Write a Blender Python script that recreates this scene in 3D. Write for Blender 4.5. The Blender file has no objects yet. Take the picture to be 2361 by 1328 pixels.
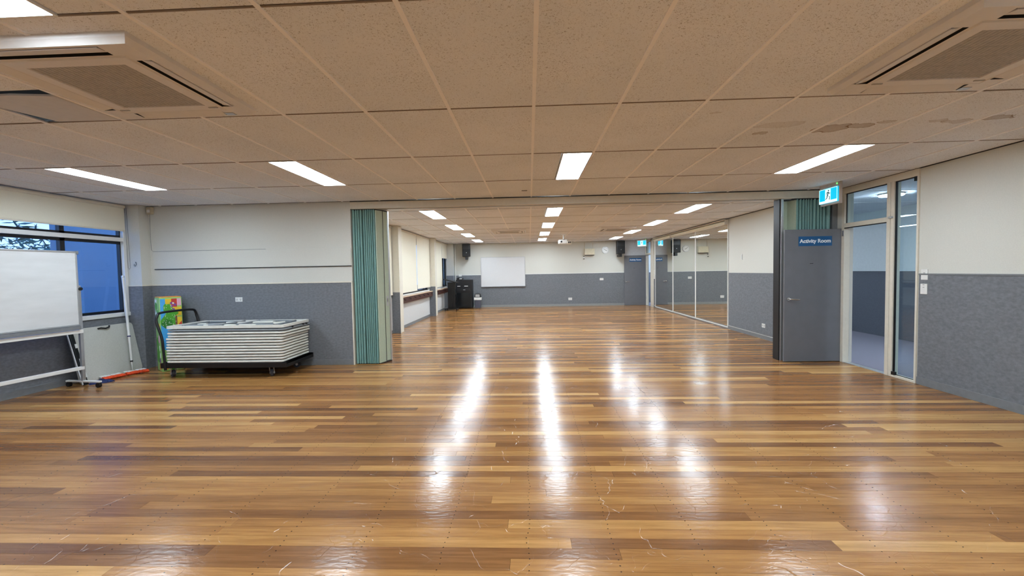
import bpy, bmesh, math, random
from mathutils import Vector, Matrix
random.seed(7)
S = bpy.context.scene
COL = S.collection
PI = math.pi
# ------------------------------------------------------------------ camera
cam_d = bpy.data.cameras.new('camera'); cam = bpy.data.objects.new('camera', cam_d); COL.objects.link(cam); S.camera = cam
cam_d.sensor_fit = 'HORIZONTAL'; cam_d.sensor_width = 36.0
cam_d.lens = 966.8635 / 2361 * 36.0; cam_d.clip_start = 0.05; cam_d.clip_end = 300
yaw, pitch, roll = -.0416, -.0397, -.0179
fwd = Vector((math.sin(yaw)*math.cos(pitch), math.cos(yaw)*math.cos(pitch), math.sin(pitch)))
rt = Vector((math.cos(yaw), -math.sin(yaw), 0)); up = rt.cross(fwd)
r2 = rt*math.cos(roll) + up*math.sin(roll); u2 = up*math.cos(roll) - rt*math.sin(roll)
m = Matrix((r2, u2, -fwd)).transposed().to_4x4(); m.translation = Vector((0, 0, 1.4614)); cam.matrix_world = m
# ------------------------------------------------------------------ exposure, sky, light levels
S.view_settings.view_transform = 'Standard'; S.view_settings.look = 'None'
S.view_settings.exposure = 0.13; S.view_settings.gamma = 1.0; S.view_settings.use_curve_mapping = False
LAMP = 35.0            # radiance of the ceiling light panels
LAMP_COL = (.88, 1.02, 1.15)
HALL = 7.0
HALL_COL = (.72, .86, 1.0)
W = bpy.data.worlds.new('sky'); S.world = W; W.use_nodes = True
nt = W.node_tree; bg = nt.nodes['Background']
tc = nt.nodes.new('ShaderNodeTexCoord'); sx = nt.nodes.new('ShaderNodeSeparateXYZ'); rp = nt.nodes.new('ShaderNodeValToRGB')
nt.links.new(tc.outputs['Generated'], sx.inputs[0]); nt.links.new(sx.outputs['Z'], rp.inputs[0]); nt.links.new(rp.outputs[0], bg.inputs[0])
e = rp.color_ramp.elements; e[0].position = 0; e[0].color = (.42, .62, 1, 1); e[1].position = .6; e[1].color = (.12, .3, .9, 1)
bg.inputs[1].default_value = 2.8

# ------------------------------------------------------------------ materials
def lin(c):
    return tuple(((v/255)/12.92 if v/255 <= .04045 else ((v/255+.055)/1.055)**2.4) for v in c)
def newmat(name):
    m = bpy.data.materials.new(name); m.use_nodes = True
    return m, m.node_tree, m.node_tree.nodes['Principled BSDF']
def mat(name, rgb, rough=.5, metal=0, var=.06, scale=20, bump=0, bscale=200, stretch=None, spec=.5, coat=0):
    m, t, p = newmat(name); L = t.links
    c = lin(rgb)
    p.inputs['Roughness'].default_value = rough; p.inputs['Metallic'].default_value = metal
    p.inputs['Specular IOR Level'].default_value = spec; p.inputs['Coat Weight'].default_value = coat
    g = t.nodes.new('ShaderNodeNewGeometry'); mp = t.nodes.new('ShaderNodeMapping'); L.new(g.outputs['Position'], mp.inputs[0])
    if stretch: mp.inputs['Scale'].default_value = stretch
    n = t.nodes.new('ShaderNodeTexNoise'); n.inputs['Scale'].default_value = scale; n.inputs['Detail'].default_value = 4
    L.new(mp.outputs[0], n.inputs['Vector'])
    r = t.nodes.new('ShaderNodeValToRGB'); L.new(n.outputs[0], r.inputs[0])
    r.color_ramp.elements[0].position = .3; r.color_ramp.elements[1].position = .7
    r.color_ramp.elements[0].color = (*[v*(1-var) for v in c], 1); r.color_ramp.elements[1].color = (*[min(1, v*(1+var)) for v in c], 1)
    L.new(r.outputs[0], p.inputs['Base Color'])
    if bump:
        b = t.nodes.new('ShaderNodeBump'); n2 = t.nodes.new('ShaderNodeTexNoise'); n2.inputs['Scale'].default_value = bscale
        L.new(g.outputs['Position'], n2.inputs['Vector']); L.new(n2.outputs[0], b.inputs['Height'])
        b.inputs['Strength'].default_value = bump; b.inputs['Distance'].default_value = .002; L.new(b.outputs[0], p.inputs['Normal'])
    return m
def emis(name, col, s):
    m, t, p = newmat(name); p.inputs['Base Color'].default_value = (*[min(.8, v) for v in col], 1)
    p.inputs['Emission Color'].default_value = (*col, 1); p.inputs['Emission Strength'].default_value = s
    return m
def glass(name, tint=(.86, .93, .95)):
    m, t, p = newmat(name); t.nodes.remove(p); o = t.nodes['Material Output']; L = t.links
    tr = t.nodes.new('ShaderNodeBsdfTransparent'); tr.inputs[0].default_value = (*tint, 1)
    gl = t.nodes.new('ShaderNodeBsdfGlossy'); gl.inputs['Roughness'].default_value = 0.0
    lw = t.nodes.new('ShaderNodeLayerWeight'); lw.inputs[0].default_value = .5
    pw = t.nodes.new('ShaderNodeMath'); pw.operation = 'POWER'; pw.inputs[1].default_value = 5; L.new(lw.outputs['Facing'], pw.inputs[0])
    fr = t.nodes.new('ShaderNodeMath'); fr.operation = 'MULTIPLY_ADD'; fr.inputs[1].default_value = .95; fr.inputs[2].default_value = .04; L.new(pw.outputs[0], fr.inputs[0])
    mx = t.nodes.new('ShaderNodeMixShader'); L.new(fr.outputs[0], mx.inputs[0]); L.new(tr.outputs[0], mx.inputs[1]); L.new(gl.outputs[0], mx.inputs[2])
    L.new(mx.outputs[0], o.inputs[0]); return m

M = {}
M['paint'] = mat('wall_paint', (208, 207, 198), .65, var=.03, scale=90, bump=.25, bscale=260, spec=.3)
M['felt'] = mat('grey_wall_felt', (118, 121, 125), .9, var=.15, scale=26, bump=.4, bscale=300, stretch=(1, 1, 1.7), spec=.15)
M['skirt'] = mat('skirting_grey', (118, 121, 124), .55, var=.06)
M['cream'] = mat('cream_trim', (220, 214, 198), .5, var=.03)
M['white'] = mat('white_enamel', (228, 228, 224), .4, var=.02)
M['alu'] = mat('aluminium', (190, 192, 194), .35, .7, var=.04)
M['chrome'] = mat('chrome', (215, 215, 215), .15, 1, var=.02)
M['black'] = mat('black_metal', (14, 14, 16), .4, var=.1)
M['blackp'] = mat('black_plastic', (18, 18, 20), .5, var=.1, bump=.2)
M['frame_b'] = mat('window_black_frame', (16, 15, 18), .35, var=.08)
M['teal'] = mat('teal_vinyl', (122, 162, 157), .5, var=.07, scale=60, bump=.2, spec=.4)
M['sage'] = mat('sage_vinyl', (176, 190, 168), .55, var=.05, scale=60, bump=.2)
M['doorgrey'] = mat('door_grey_paint', (108, 110, 115), .45, var=.04, scale=8)
M['blind'] = mat('blind_fabric', (232, 228, 210), .8, var=.03, scale=150, bump=.2)
M['tablew'] = mat('table_plastic', (222, 221, 212), .5, var=.05, scale=14, bump=.3)
M['tableg'] = mat('table_plastic_grey', (132, 138, 142), .55, var=.1, scale=25)
M['board'] = mat('whiteboard_enamel', (214, 214, 214), .22, var=.01)
M['orange'] = mat('orange_mesh', (225, 72, 18), .7, var=.2, scale=60)
M['bluec'] = mat('dark_blue_cloth', (38, 48, 92), .8, var=.25, scale=30)
M['brown'] = mat('dark_red_timber', (72, 40, 32), .45, var=.2, scale=12, stretch=(4, .5, 4))
M['ledge'] = mat('ledge_laminate', (212, 186, 160), .45, var=.05)
M['carpet'] = mat('hall_carpet', (118, 116, 130), .95, var=.12, scale=120, bump=.5)
M['hallwall'] = mat('hall_wall_paint', (208, 216, 220), .6, var=.03)
M['halldado'] = mat('hall_dado_felt', (92, 97, 108), .85, var=.1, scale=60)
M['signblue'] = mat('sign_blue', (10, 84, 136), .35, var=.03)
M['signwhite'] = mat('sign_white', (240, 244, 246), .4, var=.01)
M['rubber'] = mat('wheel_rubber', (58, 60, 68), .6, var=.1)
M['joint'] = mat('floor_joint_dark', (52, 32, 18), .7, var=.2)
M['bin'] = mat('bin_plastic', (78, 80, 92), .45, var=.05)
M['liner'] = mat('bin_liner', (232, 232, 228), .5, var=.05)
M['lightpanel'] = mat('pale_grey_panel', (205, 206, 205), .6, var=.05, scale=60)
M['grille'] = mat('intake_grille', (172, 168, 162), .6, var=.12, scale=50)
M['acw'] = mat('aircon_plastic', (222, 218, 214), .45, var=.02)
M['clear'] = glass('clear_glass')
M['wglass'] = glass('window_glass', (.8, .88, .95))
M['lamp'] = emis('lit_diffuser', LAMP_COL, LAMP)
M['halllamp'] = emis('hall_lit_diffuser', HALL_COL, 190)
m_, t_, p_ = newmat('mirror_silver'); p_.inputs['Metallic'].default_value = 1; p_.inputs['Roughness'].default_value = 0; p_.inputs['Base Color'].default_value = (.82, .85, .82, 1); M['mirror'] = m_
M['exitblue'] = emis('exit_cyan', (0.0, .42, .66), 1.1)
M['exitwhite'] = emis('exit_white', (.62, .93, 1.0), 1.1)
M['led'] = emis('green_led', (.1, 1, .15), 2.0)
M['darkvoid'] = mat('void_dark', (20, 18, 16), .9)
M['trunk'] = mat('tree_bark', (70, 70, 84), .9, var=.3, scale=8, bump=.6, bscale=20)
M['leaf'] = mat('tree_leaf', (84, 112, 92), .7, var=.35, scale=3)
M['ground'] = mat('outdoor_ground', (90, 100, 88), .95, var=.2, scale=3)
M['render'] = mat('outdoor_render', (132, 150, 160), .8, var=.03, scale=3)
for k, c in dict(c_blue=(70, 165, 226), c_green=(74, 158, 42), c_dgreen=(44, 120, 34), c_lgreen=(150, 196, 110), c_yellow=(226, 190, 40), c_red=(196, 58, 44),
                 c_purple=(128, 72, 146), c_pink=(222, 168, 186), c_white=(232, 238, 224), c_brown=(120, 82, 54), c_orange=(226, 150, 60)).items():
    M[k] = mat('mat_print_'+k[2:], c, .45, var=.05)

def tile_mat(stained):
    m, t, p = newmat('acoustic_tile_stained' if stained else 'acoustic_tile'); L = t.links; N = t.nodes.new
    p.inputs['Roughness'].default_value = .85; p.inputs['Specular IOR Level'].default_value = .2
    g = N('ShaderNodeNewGeometry')
    base = N('ShaderNodeTexNoise'); base.inputs['Scale'].default_value = 1.3; L.new(g.outputs['Position'], base.inputs['Vector'])
    r = N('ShaderNodeValToRGB'); L.new(base.outputs[0], r.inputs[0])
    r.color_ramp.elements[0].position = .35; r.color_ramp.elements[1].position = .65
    r.color_ramp.elements[0].color = (*lin((229, 233, 240)), 1); r.color_ramp.elements[1].color = (*lin((236, 239, 246)), 1)
    n1 = N('ShaderNodeTexNoise'); n1.inputs['Scale'].default_value = 120; n1.inputs['Detail'].default_value = 2; n1.inputs['Distortion'].default_value = 1.5
    L.new(g.outputs['Position'], n1.inputs['Vector'])
    n2 = N('ShaderNodeTexNoise'); n2.inputs['Scale'].default_value = 2.2; L.new(g.outputs['Position'], n2.inputs['Vector'])
    ad = N('ShaderNodeMath'); ad.operation = 'MULTIPLY_ADD'; ad.inputs[1].default_value = .12; L.new(n2.outputs[0], ad.inputs[0]); L.new(n1.outputs[0], ad.inputs[2])
    r2 = N('ShaderNodeValToRGB'); L.new(ad.outputs[0], r2.inputs[0])
    r2.color_ramp.elements[0].position = .40; r2.color_ramp.elements[0].color = (.5, .46, .43, 1)
    r2.color_ramp.elements[1].position = .455; r2.color_ramp.elements[1].color = (1, 1, 1, 1)
    mu = N('ShaderNodeMix'); mu.data_type = 'RGBA'; mu.blend_type = 'MULTIPLY'; mu.inputs[0].default_value = 1
    L.new(r.outputs[0], mu.inputs[6]); L.new(r2.outputs[0], mu.inputs[7]); out = mu.outputs[2]
    b = N('ShaderNodeBump'); b.inputs['Strength'].default_value = .5; b.inputs['Distance'].default_value = .003
    L.new(r2.outputs[0], b.inputs['Height']); L.new(b.outputs[0], p.inputs['Normal'])
    if stained:
        # water stains: brown-rimmed blots at fixed places on the tiles
        sp = N('ShaderNodeSeparateXYZ'); wn = N('ShaderNodeTexNoise'); wn.inputs['Scale'].default_value = 9; wn.inputs['Detail'].default_value = 3
        L.new(g.outputs['Position'], wn.inputs['Vector'])
        va = N('ShaderNodeVectorMath'); va.operation = 'MULTIPLY_ADD'; va.inputs[1].default_value = (.16, .16, 0)
        L.new(wn.outputs[1], va.inputs[0]); L.new(g.outputs['Position'], va.inputs[2]); L.new(va.outputs[0], sp.inputs[0])
        for cx, cy, rx, ry, st in [(2.03, 3.78, .07, .055, .8), (2.58, 3.72, .15, .1, 1), (2.78, 3.66, .11, .06, .9), (2.93, 3.58, .06, .05, .6),
                                   (1.41, 3.27, .05, .03, .45), (3.33, 3.6, .1, .04, .55), (3.5, 3.62, .12, .04, .6), (3.76, 3.56, .12, .055, .9), (2.06, 3.58, .19, .075, .28)]:
            def ax(sock, c, rr):
                a = N('ShaderNodeMath'); a.operation = 'SUBTRACT'; a.inputs[1].default_value = c+.08; L.new(sp.outputs[sock], a.inputs[0])
                d = N('ShaderNodeMath'); d.operation = 'DIVIDE'; d.inputs[1].default_value = rr; L.new(a.outputs[0], d.inputs[0])
                q = N('ShaderNodeMath'); q.operation = 'POWER'; q.inputs[1].default_value = 2; L.new(d.outputs[0], q.inputs[0]); return q
            s_ = N('ShaderNodeMath'); s_.operation = 'ADD'; L.new(ax(0, cx, rx).outputs[0], s_.inputs[0]); L.new(ax(1, cy, ry).outputs[0], s_.inputs[1])
            rr = N('ShaderNodeValToRGB'); L.new(s_.outputs[0], rr.inputs[0]); cr = rr.color_ramp
            cr.elements[0].position = 0; cr.elements[0].color = (.42*st,)*3+(1,)
            cr.elements[1].position = .75; cr.elements[1].color = (.5*st,)*3+(1,)
            x1 = cr.elements.new(.9); x1.color = (1.0*st,)*3+(1,); x2 = cr.elements.new(1.0); x2.color = (0, 0, 0, 1)
            mm = N('ShaderNodeMix'); mm.data_type = 'RGBA'; L.new(rr.outputs[0], mm.inputs[0]); L.new(out, mm.inputs[6]); mm.inputs[7].default_value = (*lin((120, 84, 34)), 1)
            out = mm.outputs[2]
    L.new(out, p.inputs['Base Color']); return m
M['tile'] = tile_mat(False); M['tile_s'] = tile_mat(True)
M['tbar'] = mat('grid_bar_paint', (246, 245, 248), .6, var=.02)
M['crossbar_shade'] = mat('cross_bar_gap_shade', (128, 114, 102), .7, var=.05)  # shade of the gaps between tile rows, put into the bar colour
M['tileplain'] = mat('plain_white_tile', (206, 206, 210), .6, var=.03)

def floor_mat():
    m, t, p = newmat('polished_timber'); L = t.links; N = t.nodes.new
    g = N('ShaderNodeNewGeometry'); at = N('ShaderNodeAttribute'); at.attribute_name = 'tone'
    cx = N('ShaderNodeCombineXYZ'); m1 = N('ShaderNodeMath'); m1.operation = 'MULTIPLY'; m1.inputs[1].default_value = 91.0; L.new(at.outputs['Fac'], m1.inputs[0])
    L.new(m1.outputs[0], cx.inputs[2]); L.new(m1.outputs[0], cx.inputs[0])
    va = N('ShaderNodeVectorMath'); L.new(g.outputs['Position'], va.inputs[0]); L.new(cx.outputs[0], va.inputs[1])
    mp = N('ShaderNodeMapping'); mp.inputs['Scale'].default_value = (1.6, 34, 1); L.new(va.outputs[0], mp.inputs[0])
    n = N('ShaderNodeTexNoise'); n.inputs['Scale'].default_value = 1.6; n.inputs['Detail'].default_value = 7; n.inputs['Roughness'].default_value = .6; n.inputs['Distortion'].default_value = .6
    L.new(mp.outputs[0], n.inputs['Vector'])
    mp2 = N('ShaderNodeMapping'); mp2.inputs['Scale'].default_value = (.5, 7, 1); L.new(va.outputs[0], mp2.inputs[0])
    n2 = N('ShaderNodeTexNoise'); n2.inputs['Scale'].default_value = 1.5; n2.inputs['Detail'].default_value = 3; n2.inputs['Distortion'].default_value = 1.2; L.new(mp2.outputs[0], n2.inputs['Vector'])
    r = N('ShaderNodeValToRGB'); cr = r.color_ramp; L.new(at.outputs['Fac'], r.inputs[0])
    cols = [(0, (104, 68, 40)), (.14, (124, 84, 49)), (.3, (140, 97, 56)), (.5, (154, 109, 62)), (.68, (167, 121, 70)), (.85, (184, 139, 83)), (1, (202, 160, 102))]
    cr.elements[0].position = 0; cr.elements[0].color = (*lin(cols[0][1]), 1); cr.elements[1].position = 1; cr.elements[1].color = (*lin(cols[-1][1]), 1)
    for q, c in cols[1:-1]:
        x = cr.elements.new(q); x.color = (*lin(c), 1)
    rg = N('ShaderNodeValToRGB'); L.new(n.outputs[0], rg.inputs[0]); rg.color_ramp.elements[0].position = .3; rg.color_ramp.elements[0].color = (.76, .72, .68, 1)
    rg.color_ramp.elements[1].position = .66; rg.color_ramp.elements[1].color = (1.12, 1.12, 1.12, 1)
    rg2 = N('ShaderNodeValToRGB'); L.new(n2.outputs[0], rg2.inputs[0]); rg2.color_ramp.elements[0].position = .3; rg2.color_ramp.elements[0].color = (.82, .79, .76, 1)
    rg2.color_ramp.elements[1].position = .65; rg2.color_ramp.elements[1].color = (1.08, 1.1, 1.12, 1)
    a = N('ShaderNodeMix'); a.data_type = 'RGBA'; a.blend_type = 'MULTIPLY'; a.inputs[0].default_value = 1; L.new(r.outputs[0], a.inputs[6]); L.new(rg.outputs[0], a.inputs[7])
    b = N('ShaderNodeMix'); b.data_type = 'RGBA'; b.blend_type = 'MULTIPLY'; b.inputs[0].default_value = 1; L.new(a.outputs[2], b.inputs[6]); L.new(rg2.outputs[0], b.inputs[7])
    # nail heads: a pair per board on every joist
    sp = N('ShaderNodeSeparateXYZ'); wob = N('ShaderNodeTexNoise'); wob.inputs['Scale'].default_value = 7; L.new(g.outputs['Position'], wob.inputs['Vector'])
    vv = N('ShaderNodeVectorMath'); vv.operation = 'MULTIPLY_ADD'; vv.inputs[1].default_value = (.055, .016, 0); L.new(wob.outputs[1], vv.inputs[0]); L.new(g.outputs['Position'], vv.inputs[2]); L.new(vv.outputs[0], sp.inputs[0])
    def cell(sock, period):
        d = N('ShaderNodeMath'); d.operation = 'PINGPONG'; d.inputs[1].default_value = period/2; L.new(sp.outputs[sock], d.inputs[0])
        q = N('ShaderNodeMath'); q.operation = 'POWER'; q.inputs[1].default_value = 2; L.new(d.outputs[0], q.inputs[0]); return q
    s_ = N('ShaderNodeMath'); s_.operation = 'ADD'; L.new(cell(0, .45).outputs[0], s_.inputs[0]); L.new(cell(1, .0425).outputs[0], s_.inputs[1])
    lt = N('ShaderNodeMath'); lt.operation = 'LESS_THAN'; lt.inputs[1].default_value = .0036**2; L.new(s_.outputs[0], lt.inputs[0])
    c = N('ShaderNodeMix'); c.data_type = 'RGBA'; L.new(lt.outputs[0], c.inputs[0]); L.new(b.outputs[2], c.inputs[6]); c.inputs[7].default_value = (*lin((46, 26, 14)), 1)
    L.new(c.outputs[2], p.inputs['Base Color'])
    # varnish: worn gloss, fine ripples and scratches
    rn = N('ShaderNodeTexNoise'); rn.inputs['Scale'].default_value = 2.5; rn.inputs['Detail'].default_value = 5; L.new(g.outputs['Position'], rn.inputs['Vector'])
    rm = N('ShaderNodeMapRange'); L.new(rn.outputs[0], rm.inputs[0]); rm.inputs[1].default_value = .3; rm.inputs[2].default_value = .7; rm.inputs[3].default_value = .15; rm.inputs[4].default_value = .24
    L.new(rm.outputs[0], p.inputs['Roughness']); p.inputs['Specular IOR Level'].default_value = .34
    mpb = N('ShaderNodeMapping'); mpb.inputs['Scale'].default_value = (.6, 1.4, 1); L.new(g.outputs['Position'], mpb.inputs[0])
    bn = N('ShaderNodeTexNoise'); bn.inputs['Scale'].default_value = 34; bn.inputs['Detail'].default_value = 3; L.new(mpb.outputs[0], bn.inputs['Vector'])
    sc = N('ShaderNodeTexVoronoi'); sc.feature = 'DISTANCE_TO_EDGE'; sc.inputs['Scale'].default_value = 3.1; 
    scn = N('ShaderNodeTexNoise'); scn.inputs['Scale'].default_value = 4; L.new(g.outputs['Position'], scn.inputs['Vector'])
    sv = N('ShaderNodeVectorMath'); sv.operation = 'MULTIPLY_ADD'; sv.inputs[1].default_value = (.4, .4, 0); L.new(scn.outputs[1], sv.inputs[0]); L.new(g.outputs['Position'], sv.inputs[2]); L.new(sv.outputs[0], sc.inputs['Vector'])
    sr = N('ShaderNodeMapRange'); L.new(sc.outputs['Distance'], sr.inputs[0]); sr.inputs[1].default_value = 0; sr.inputs[2].default_value = .006; sr.inputs[3].default_value = -.6; sr.inputs[4].default_value = 0
    su = N('ShaderNodeMath'); su.operation = 'ADD'; L.new(bn.outputs[0], su.inputs[0]); L.new(sr.outputs[0], su.inputs[1])
    bp = N('ShaderNodeBump'); bp.inputs['Strength'].default_value = .26; bp.inputs['Distance'].default_value = .004; L.new(su.outputs[0], bp.inputs['Height']); L.new(bp.outputs[0], p.inputs['Normal'])
    return m
M['timber'] = floor_mat()

# ------------------------------------------------------------------ mesh builder
class MB:
    def __init__(s): s.v = []; s.f = []; s.mi = []; s.xf = None
    def _add(s, vs, fs, mi):
        b = len(s.v)
        if s.xf: vs = [tuple(s.xf @ Vector(q)) for q in vs]
        s.v += vs; s.f += [tuple(b+i for i in f) for f in fs]; s.mi += [mi]*len(fs)
    def box(s, x0, x1, y0, y1, z0, z1, mi=0):
        if x0 > x1: x0, x1 = x1, x0
        if y0 > y1: y0, y1 = y1, y0
        if z0 > z1: z0, z1 = z1, z0
        s._add([(x0,y0,z0),(x1,y0,z0),(x1,y1,z0),(x0,y1,z0),(x0,y0,z1),(x1,y0,z1),(x1,y1,z1),(x0,y1,z1)],
               [(3,2,1,0),(4,5,6,7),(0,1,5,4),(1,2,6,5),(2,3,7,6),(3,0,4,7)], mi); return s
    def prism(s, pts, a0, a1, axis='z', mi=0):
        n = len(pts); f = {'z': lambda p, q, a: (p, q, a), 'y': lambda p, q, a: (p, a, q), 'x': lambda p, q, a: (a, p, q)}[axis]
        vs = [f(p[0], p[1], a0) for p in pts] + [f(p[0], p[1], a1) for p in pts]
        s._add(vs, [tuple(range(n))[::-1], tuple(range(n, 2*n))] + [(i, (i+1) % n, (i+1) % n+n, i+n) for i in range(n)], mi); return s
    def tube(s, pts, r, n=10, mi=0, cap=True):
        P = [Vector(p) for p in pts]; rings = []; T0 = None
        for i, p in enumerate(P):
            t = (P[min(i+1, len(P)-1)] - P[max(i-1, 0)]).normalized()
            a = Vector((0, 0, 1)) if abs(t.z) < .9 else Vector((1, 0, 0))
            if T0 is not None: a = T0
            u = (a - t*a.dot(t)).normalized(); T0 = u; w = t.cross(u)
            rr = r[i] if isinstance(r, (list, tuple)) else r
            rings.append([tuple(p + u*rr*math.cos(2*PI*k/n) + w*rr*math.sin(2*PI*k/n)) for k in range(n)])
        vs = [q for g in rings for q in g]; fs = []
        for i in range(len(P)-1):
            for k in range(n): fs.append((i*n+k, i*n+(k+1) % n, (i+1)*n+(k+1) % n, (i+1)*n+k))
        if cap: fs += [tuple(range(n))[::-1], tuple(range((len(P)-1)*n, len(P)*n))]
        s._add(vs, fs, mi); return s
    def disc(s, c, r, axis, h, n=24, mi=0):
        d = {'x': Vector((1,0,0)), 'y': Vector((0,1,0)), 'z': Vector((0,0,1))}[axis]
        c = Vector(c); return s.tube([c-d*h/2, c+d*h/2], r, n, mi)
    def sph(s, c, r, mi=0, n=10, sc=(1,1,1)):
        vs = []; fs = []; 
        for i in range(n//2+1):
            th = PI*i/(n//2)
            for k in range(n):
                ph = 2*PI*k/n; vs.append((c[0]+r*sc[0]*math.sin(th)*math.cos(ph), c[1]+r*sc[1]*math.sin(th)*math.sin(ph), c[2]+r*sc[2]*math.cos(th)))
        for i in range(n//2):
            for k in range(n): fs.append((i*n+k, (i+1)*n+k, (i+1)*n+(k+1) % n, i*n+(k+1) % n))
        s._add(vs, fs, mi); return s
    def mesh(s, name, mats, fix=True):
        me = bpy.data.meshes.new(name); me.from_pydata(s.v, [], s.f)
        for q in mats: me.materials.append(M[q] if isinstance(q, str) else q)
        me.polygons.foreach_set('material_index', s.mi)
        if fix:
            bm = bmesh.new(); bm.from_mesh(me); bmesh.ops.recalc_face_normals(bm, faces=bm.faces); bm.to_mesh(me); bm.free()
        me.update(); return me
    def build(s, name, mats, parent=None, loc=(0, 0, 0), bevel=0, smooth=False, seg=2):
        if isinstance(mats, str): mats = [mats]
        o = bpy.data.objects.new(name, s.mesh(name, mats)); COL.objects.link(o); o.location = loc
        if parent: o.parent = parent
        if smooth:
            for p in o.data.polygons: p.use_smooth = True
            try:
                o.data.set_sharp_from_angle(angle=math.radians(40))
            except Exception: pass
        if bevel:
            b = o.modifiers.new('bevel', 'BEVEL'); b.width = bevel; b.segments = seg; b.limit_method = 'ANGLE'
        return o
def tag(o, label=None, cat=None, group=None, kind=None):
    if label: o['label'] = label
    if cat: o['category'] = cat
    if group: o['group'] = group
    if kind: o['kind'] = kind
    return o
def thing(name, label, cat, loc=(0, 0, 0), rz=0, group=None):
    o = bpy.data.objects.new(name, None); COL.objects.link(o); o.location = loc; o.rotation_euler = (0, 0, rz); o.empty_display_size = .1
    return tag(o, label, cat, group)
def kids(o): return [c for c in bpy.data.objects if c.parent == o]
def dup(root, loc, label, rz=None, group=None):
    r = root.copy(); COL.objects.link(r); r.location = loc; r['label'] = label
    if rz is not None: r.rotation_euler = (0, 0, rz)
    if group: r['group'] = group
    for ch in kids(root):
        c = ch.copy(); COL.objects.link(c); c.parent = r
        for g in kids(ch):
            d = g.copy(); COL.objects.link(d); d.parent = c
    return r
def struct(o, label=None): o['kind'] = 'structure'; return tag(o, label)
def text(body, size, name, mt, parent, loc, rot, depth=.0008, bold=.0):
    cu = bpy.data.curves.new(name, 'FONT'); cu.body = body; cu.size = size; cu.extrude = depth; cu.align_x = 'CENTER'; cu.align_y = 'CENTER'; cu.offset = bold
    tmp = bpy.data.objects.new('tmp', cu); COL.objects.link(tmp); bpy.context.view_layer.update()
    me = bpy.data.meshes.new_from_object(tmp.evaluated_get(bpy.context.evaluated_depsgraph_get())); bpy.data.objects.remove(tmp)
    me.materials.clear(); me.materials.append(M[mt]); o = bpy.data.objects.new(name, me); COL.objects.link(o)
    o.parent = parent; o.location = loc; o.rotation_euler = rot; return o

HC = 2.62; DADO = 1.33
XL, XR, YB, YP, XI = -6.42, 4.72, 17.21, 6.62, -3.37   # left wall, right wall, back wall, partition, inner left wall
YF = -2.6
# ------------------------------------------------------------------ floor
fl = struct(MB().box(XL-.1, XR+.14, YF-.1, YB+.1, -.10, -.018).build('floor', ['joint']), 'polished mixed brown timber board floor')
PW = .085
def plank_mesh(x0, x1, y0, y1, tone, mb=None):
    me = MB().box(x0, x1, y0, y1, -.018, 0)
    return me
def add_tone(me, tones):
    a = me.attributes.new('tone', 'FLOAT', 'POINT'); a.data.foreach_set('value', tones)
def rtone():
    q = random.random()
    if q < .09: return random.uniform(.05, .2)
    if q < .42: return random.uniform(.2, .42)
    if q < .80: return random.uniform(.42, .72)
    return random.uniform(.72, 1.0)
count = 0; far = MB(); ftone = []
row = 0; y = YF
G = .0006
while y < YB:
    y1 = min(y+PW, YB)
    xl = XL if y < YP+.1 else XI
    x = xl; off = random.uniform(.3, 3)
    while x < XR:
        L_ = off if x == xl else random.uniform(1.0, 4.4)
        x1 = min(x+L_, XR)
        if XR-x1 < .3: x1 = XR
        tn = rtone()
        dz = random.uniform(-.0004, 0)
        if y > 1.72 and count < 300 and y < YP:
            mb = MB().box(x+G, x1-G, y+G, y1-G, -.018, dz)
            me = mb.mesh('plank', ['timber'], fix=False); add_tone(me, [tn]*8)
            o = bpy.data.objects.new('plank', me); COL.objects.link(o); o.parent = fl; count += 1
        else:
            far.box(x+G, x1-G, y+G, y1-G, -.018, dz); ftone += [tn]*8
        x = x1
    y = y1
me = far.mesh('planks', ['timber'], fix=False); add_tone(me, ftone)
o = bpy.data.objects.new('planks', me); COL.objects.link(o); o.parent = fl; o['kind'] = 'stuff'

# ------------------------------------------------------------------ walls
def wall(name, boxes, mt='paint', label=None):
    mb = MB()
    for b in boxes: mb.box(*b)
    return struct(mb.build(name, [mt]), label)
T = .13
# left wall of the front room with its window hole (y 2.4..6.44, z .90..2.50)
wl = wall('wall_left', [(XL-T, XL, YF, 2.4, 0, HC), (XL-T, XL, 2.4, 6.44, 0, .90), (XL-T, XL, 2.4, 6.44, 2.50, HC), (XL-T, XL, 6.44, 6.75, 0, HC)], label='wall beside the window')
MB().box(XL, XL+.006, YF, 6.45, .09, .86).build('dado_panel', ['felt'], wl)
# corner column
wc = wall('wall_left_column', [(XL, -6.18, 6.45, YP, 0, HC)], label='square corner column between window and partition wall')
MB().box(XL, -6.174, 6.444, YP, .0, DADO).build('dado_panel', ['felt'], wc)
MB().box(XL, -6.168, 6.438, YP, DADO, DADO+.018).build('dado_cap', ['cream'], wc)
# partition wall
wp = wall('wall_partition', [(XL, -2.835, YP, YP+.16, 0, HC)], label='white and grey wall behind the trolley')
MB().box(-6.174, -2.84, YP-.006, YP, .09, DADO).build('dado_panel', ['felt'], wp)
MB().box(-6.174, -2.84, YP-.014, YP, DADO, DADO+.02).build('dado_cap', ['cream'], wp)
MB().box(-6.12, -2.84, YP-.018, YP, 1.60, 1.885).build('pinboard_strip', ['paint'], wp, bevel=.002)
MB().box(-6.10, -2.84, YP-.022, YP, 1.592, 1.602).build('pinboard_edge', ['blackp'], wp)
MB().box(-2.85, -2.832, YP-.02, YP+.17, 0, DADO).build('corner_bead', ['cream'], wp)
struct(MB().box(-6.17, -2.84, YP-.014, YP, 0, .09).build('baseboard_partition', ['skirt'], bevel=.002))
struct(MB().box(XL, XL+.014, YF, 6.44, 0, .09).build('baseboard_left', ['skirt'], bevel=.002))
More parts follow.
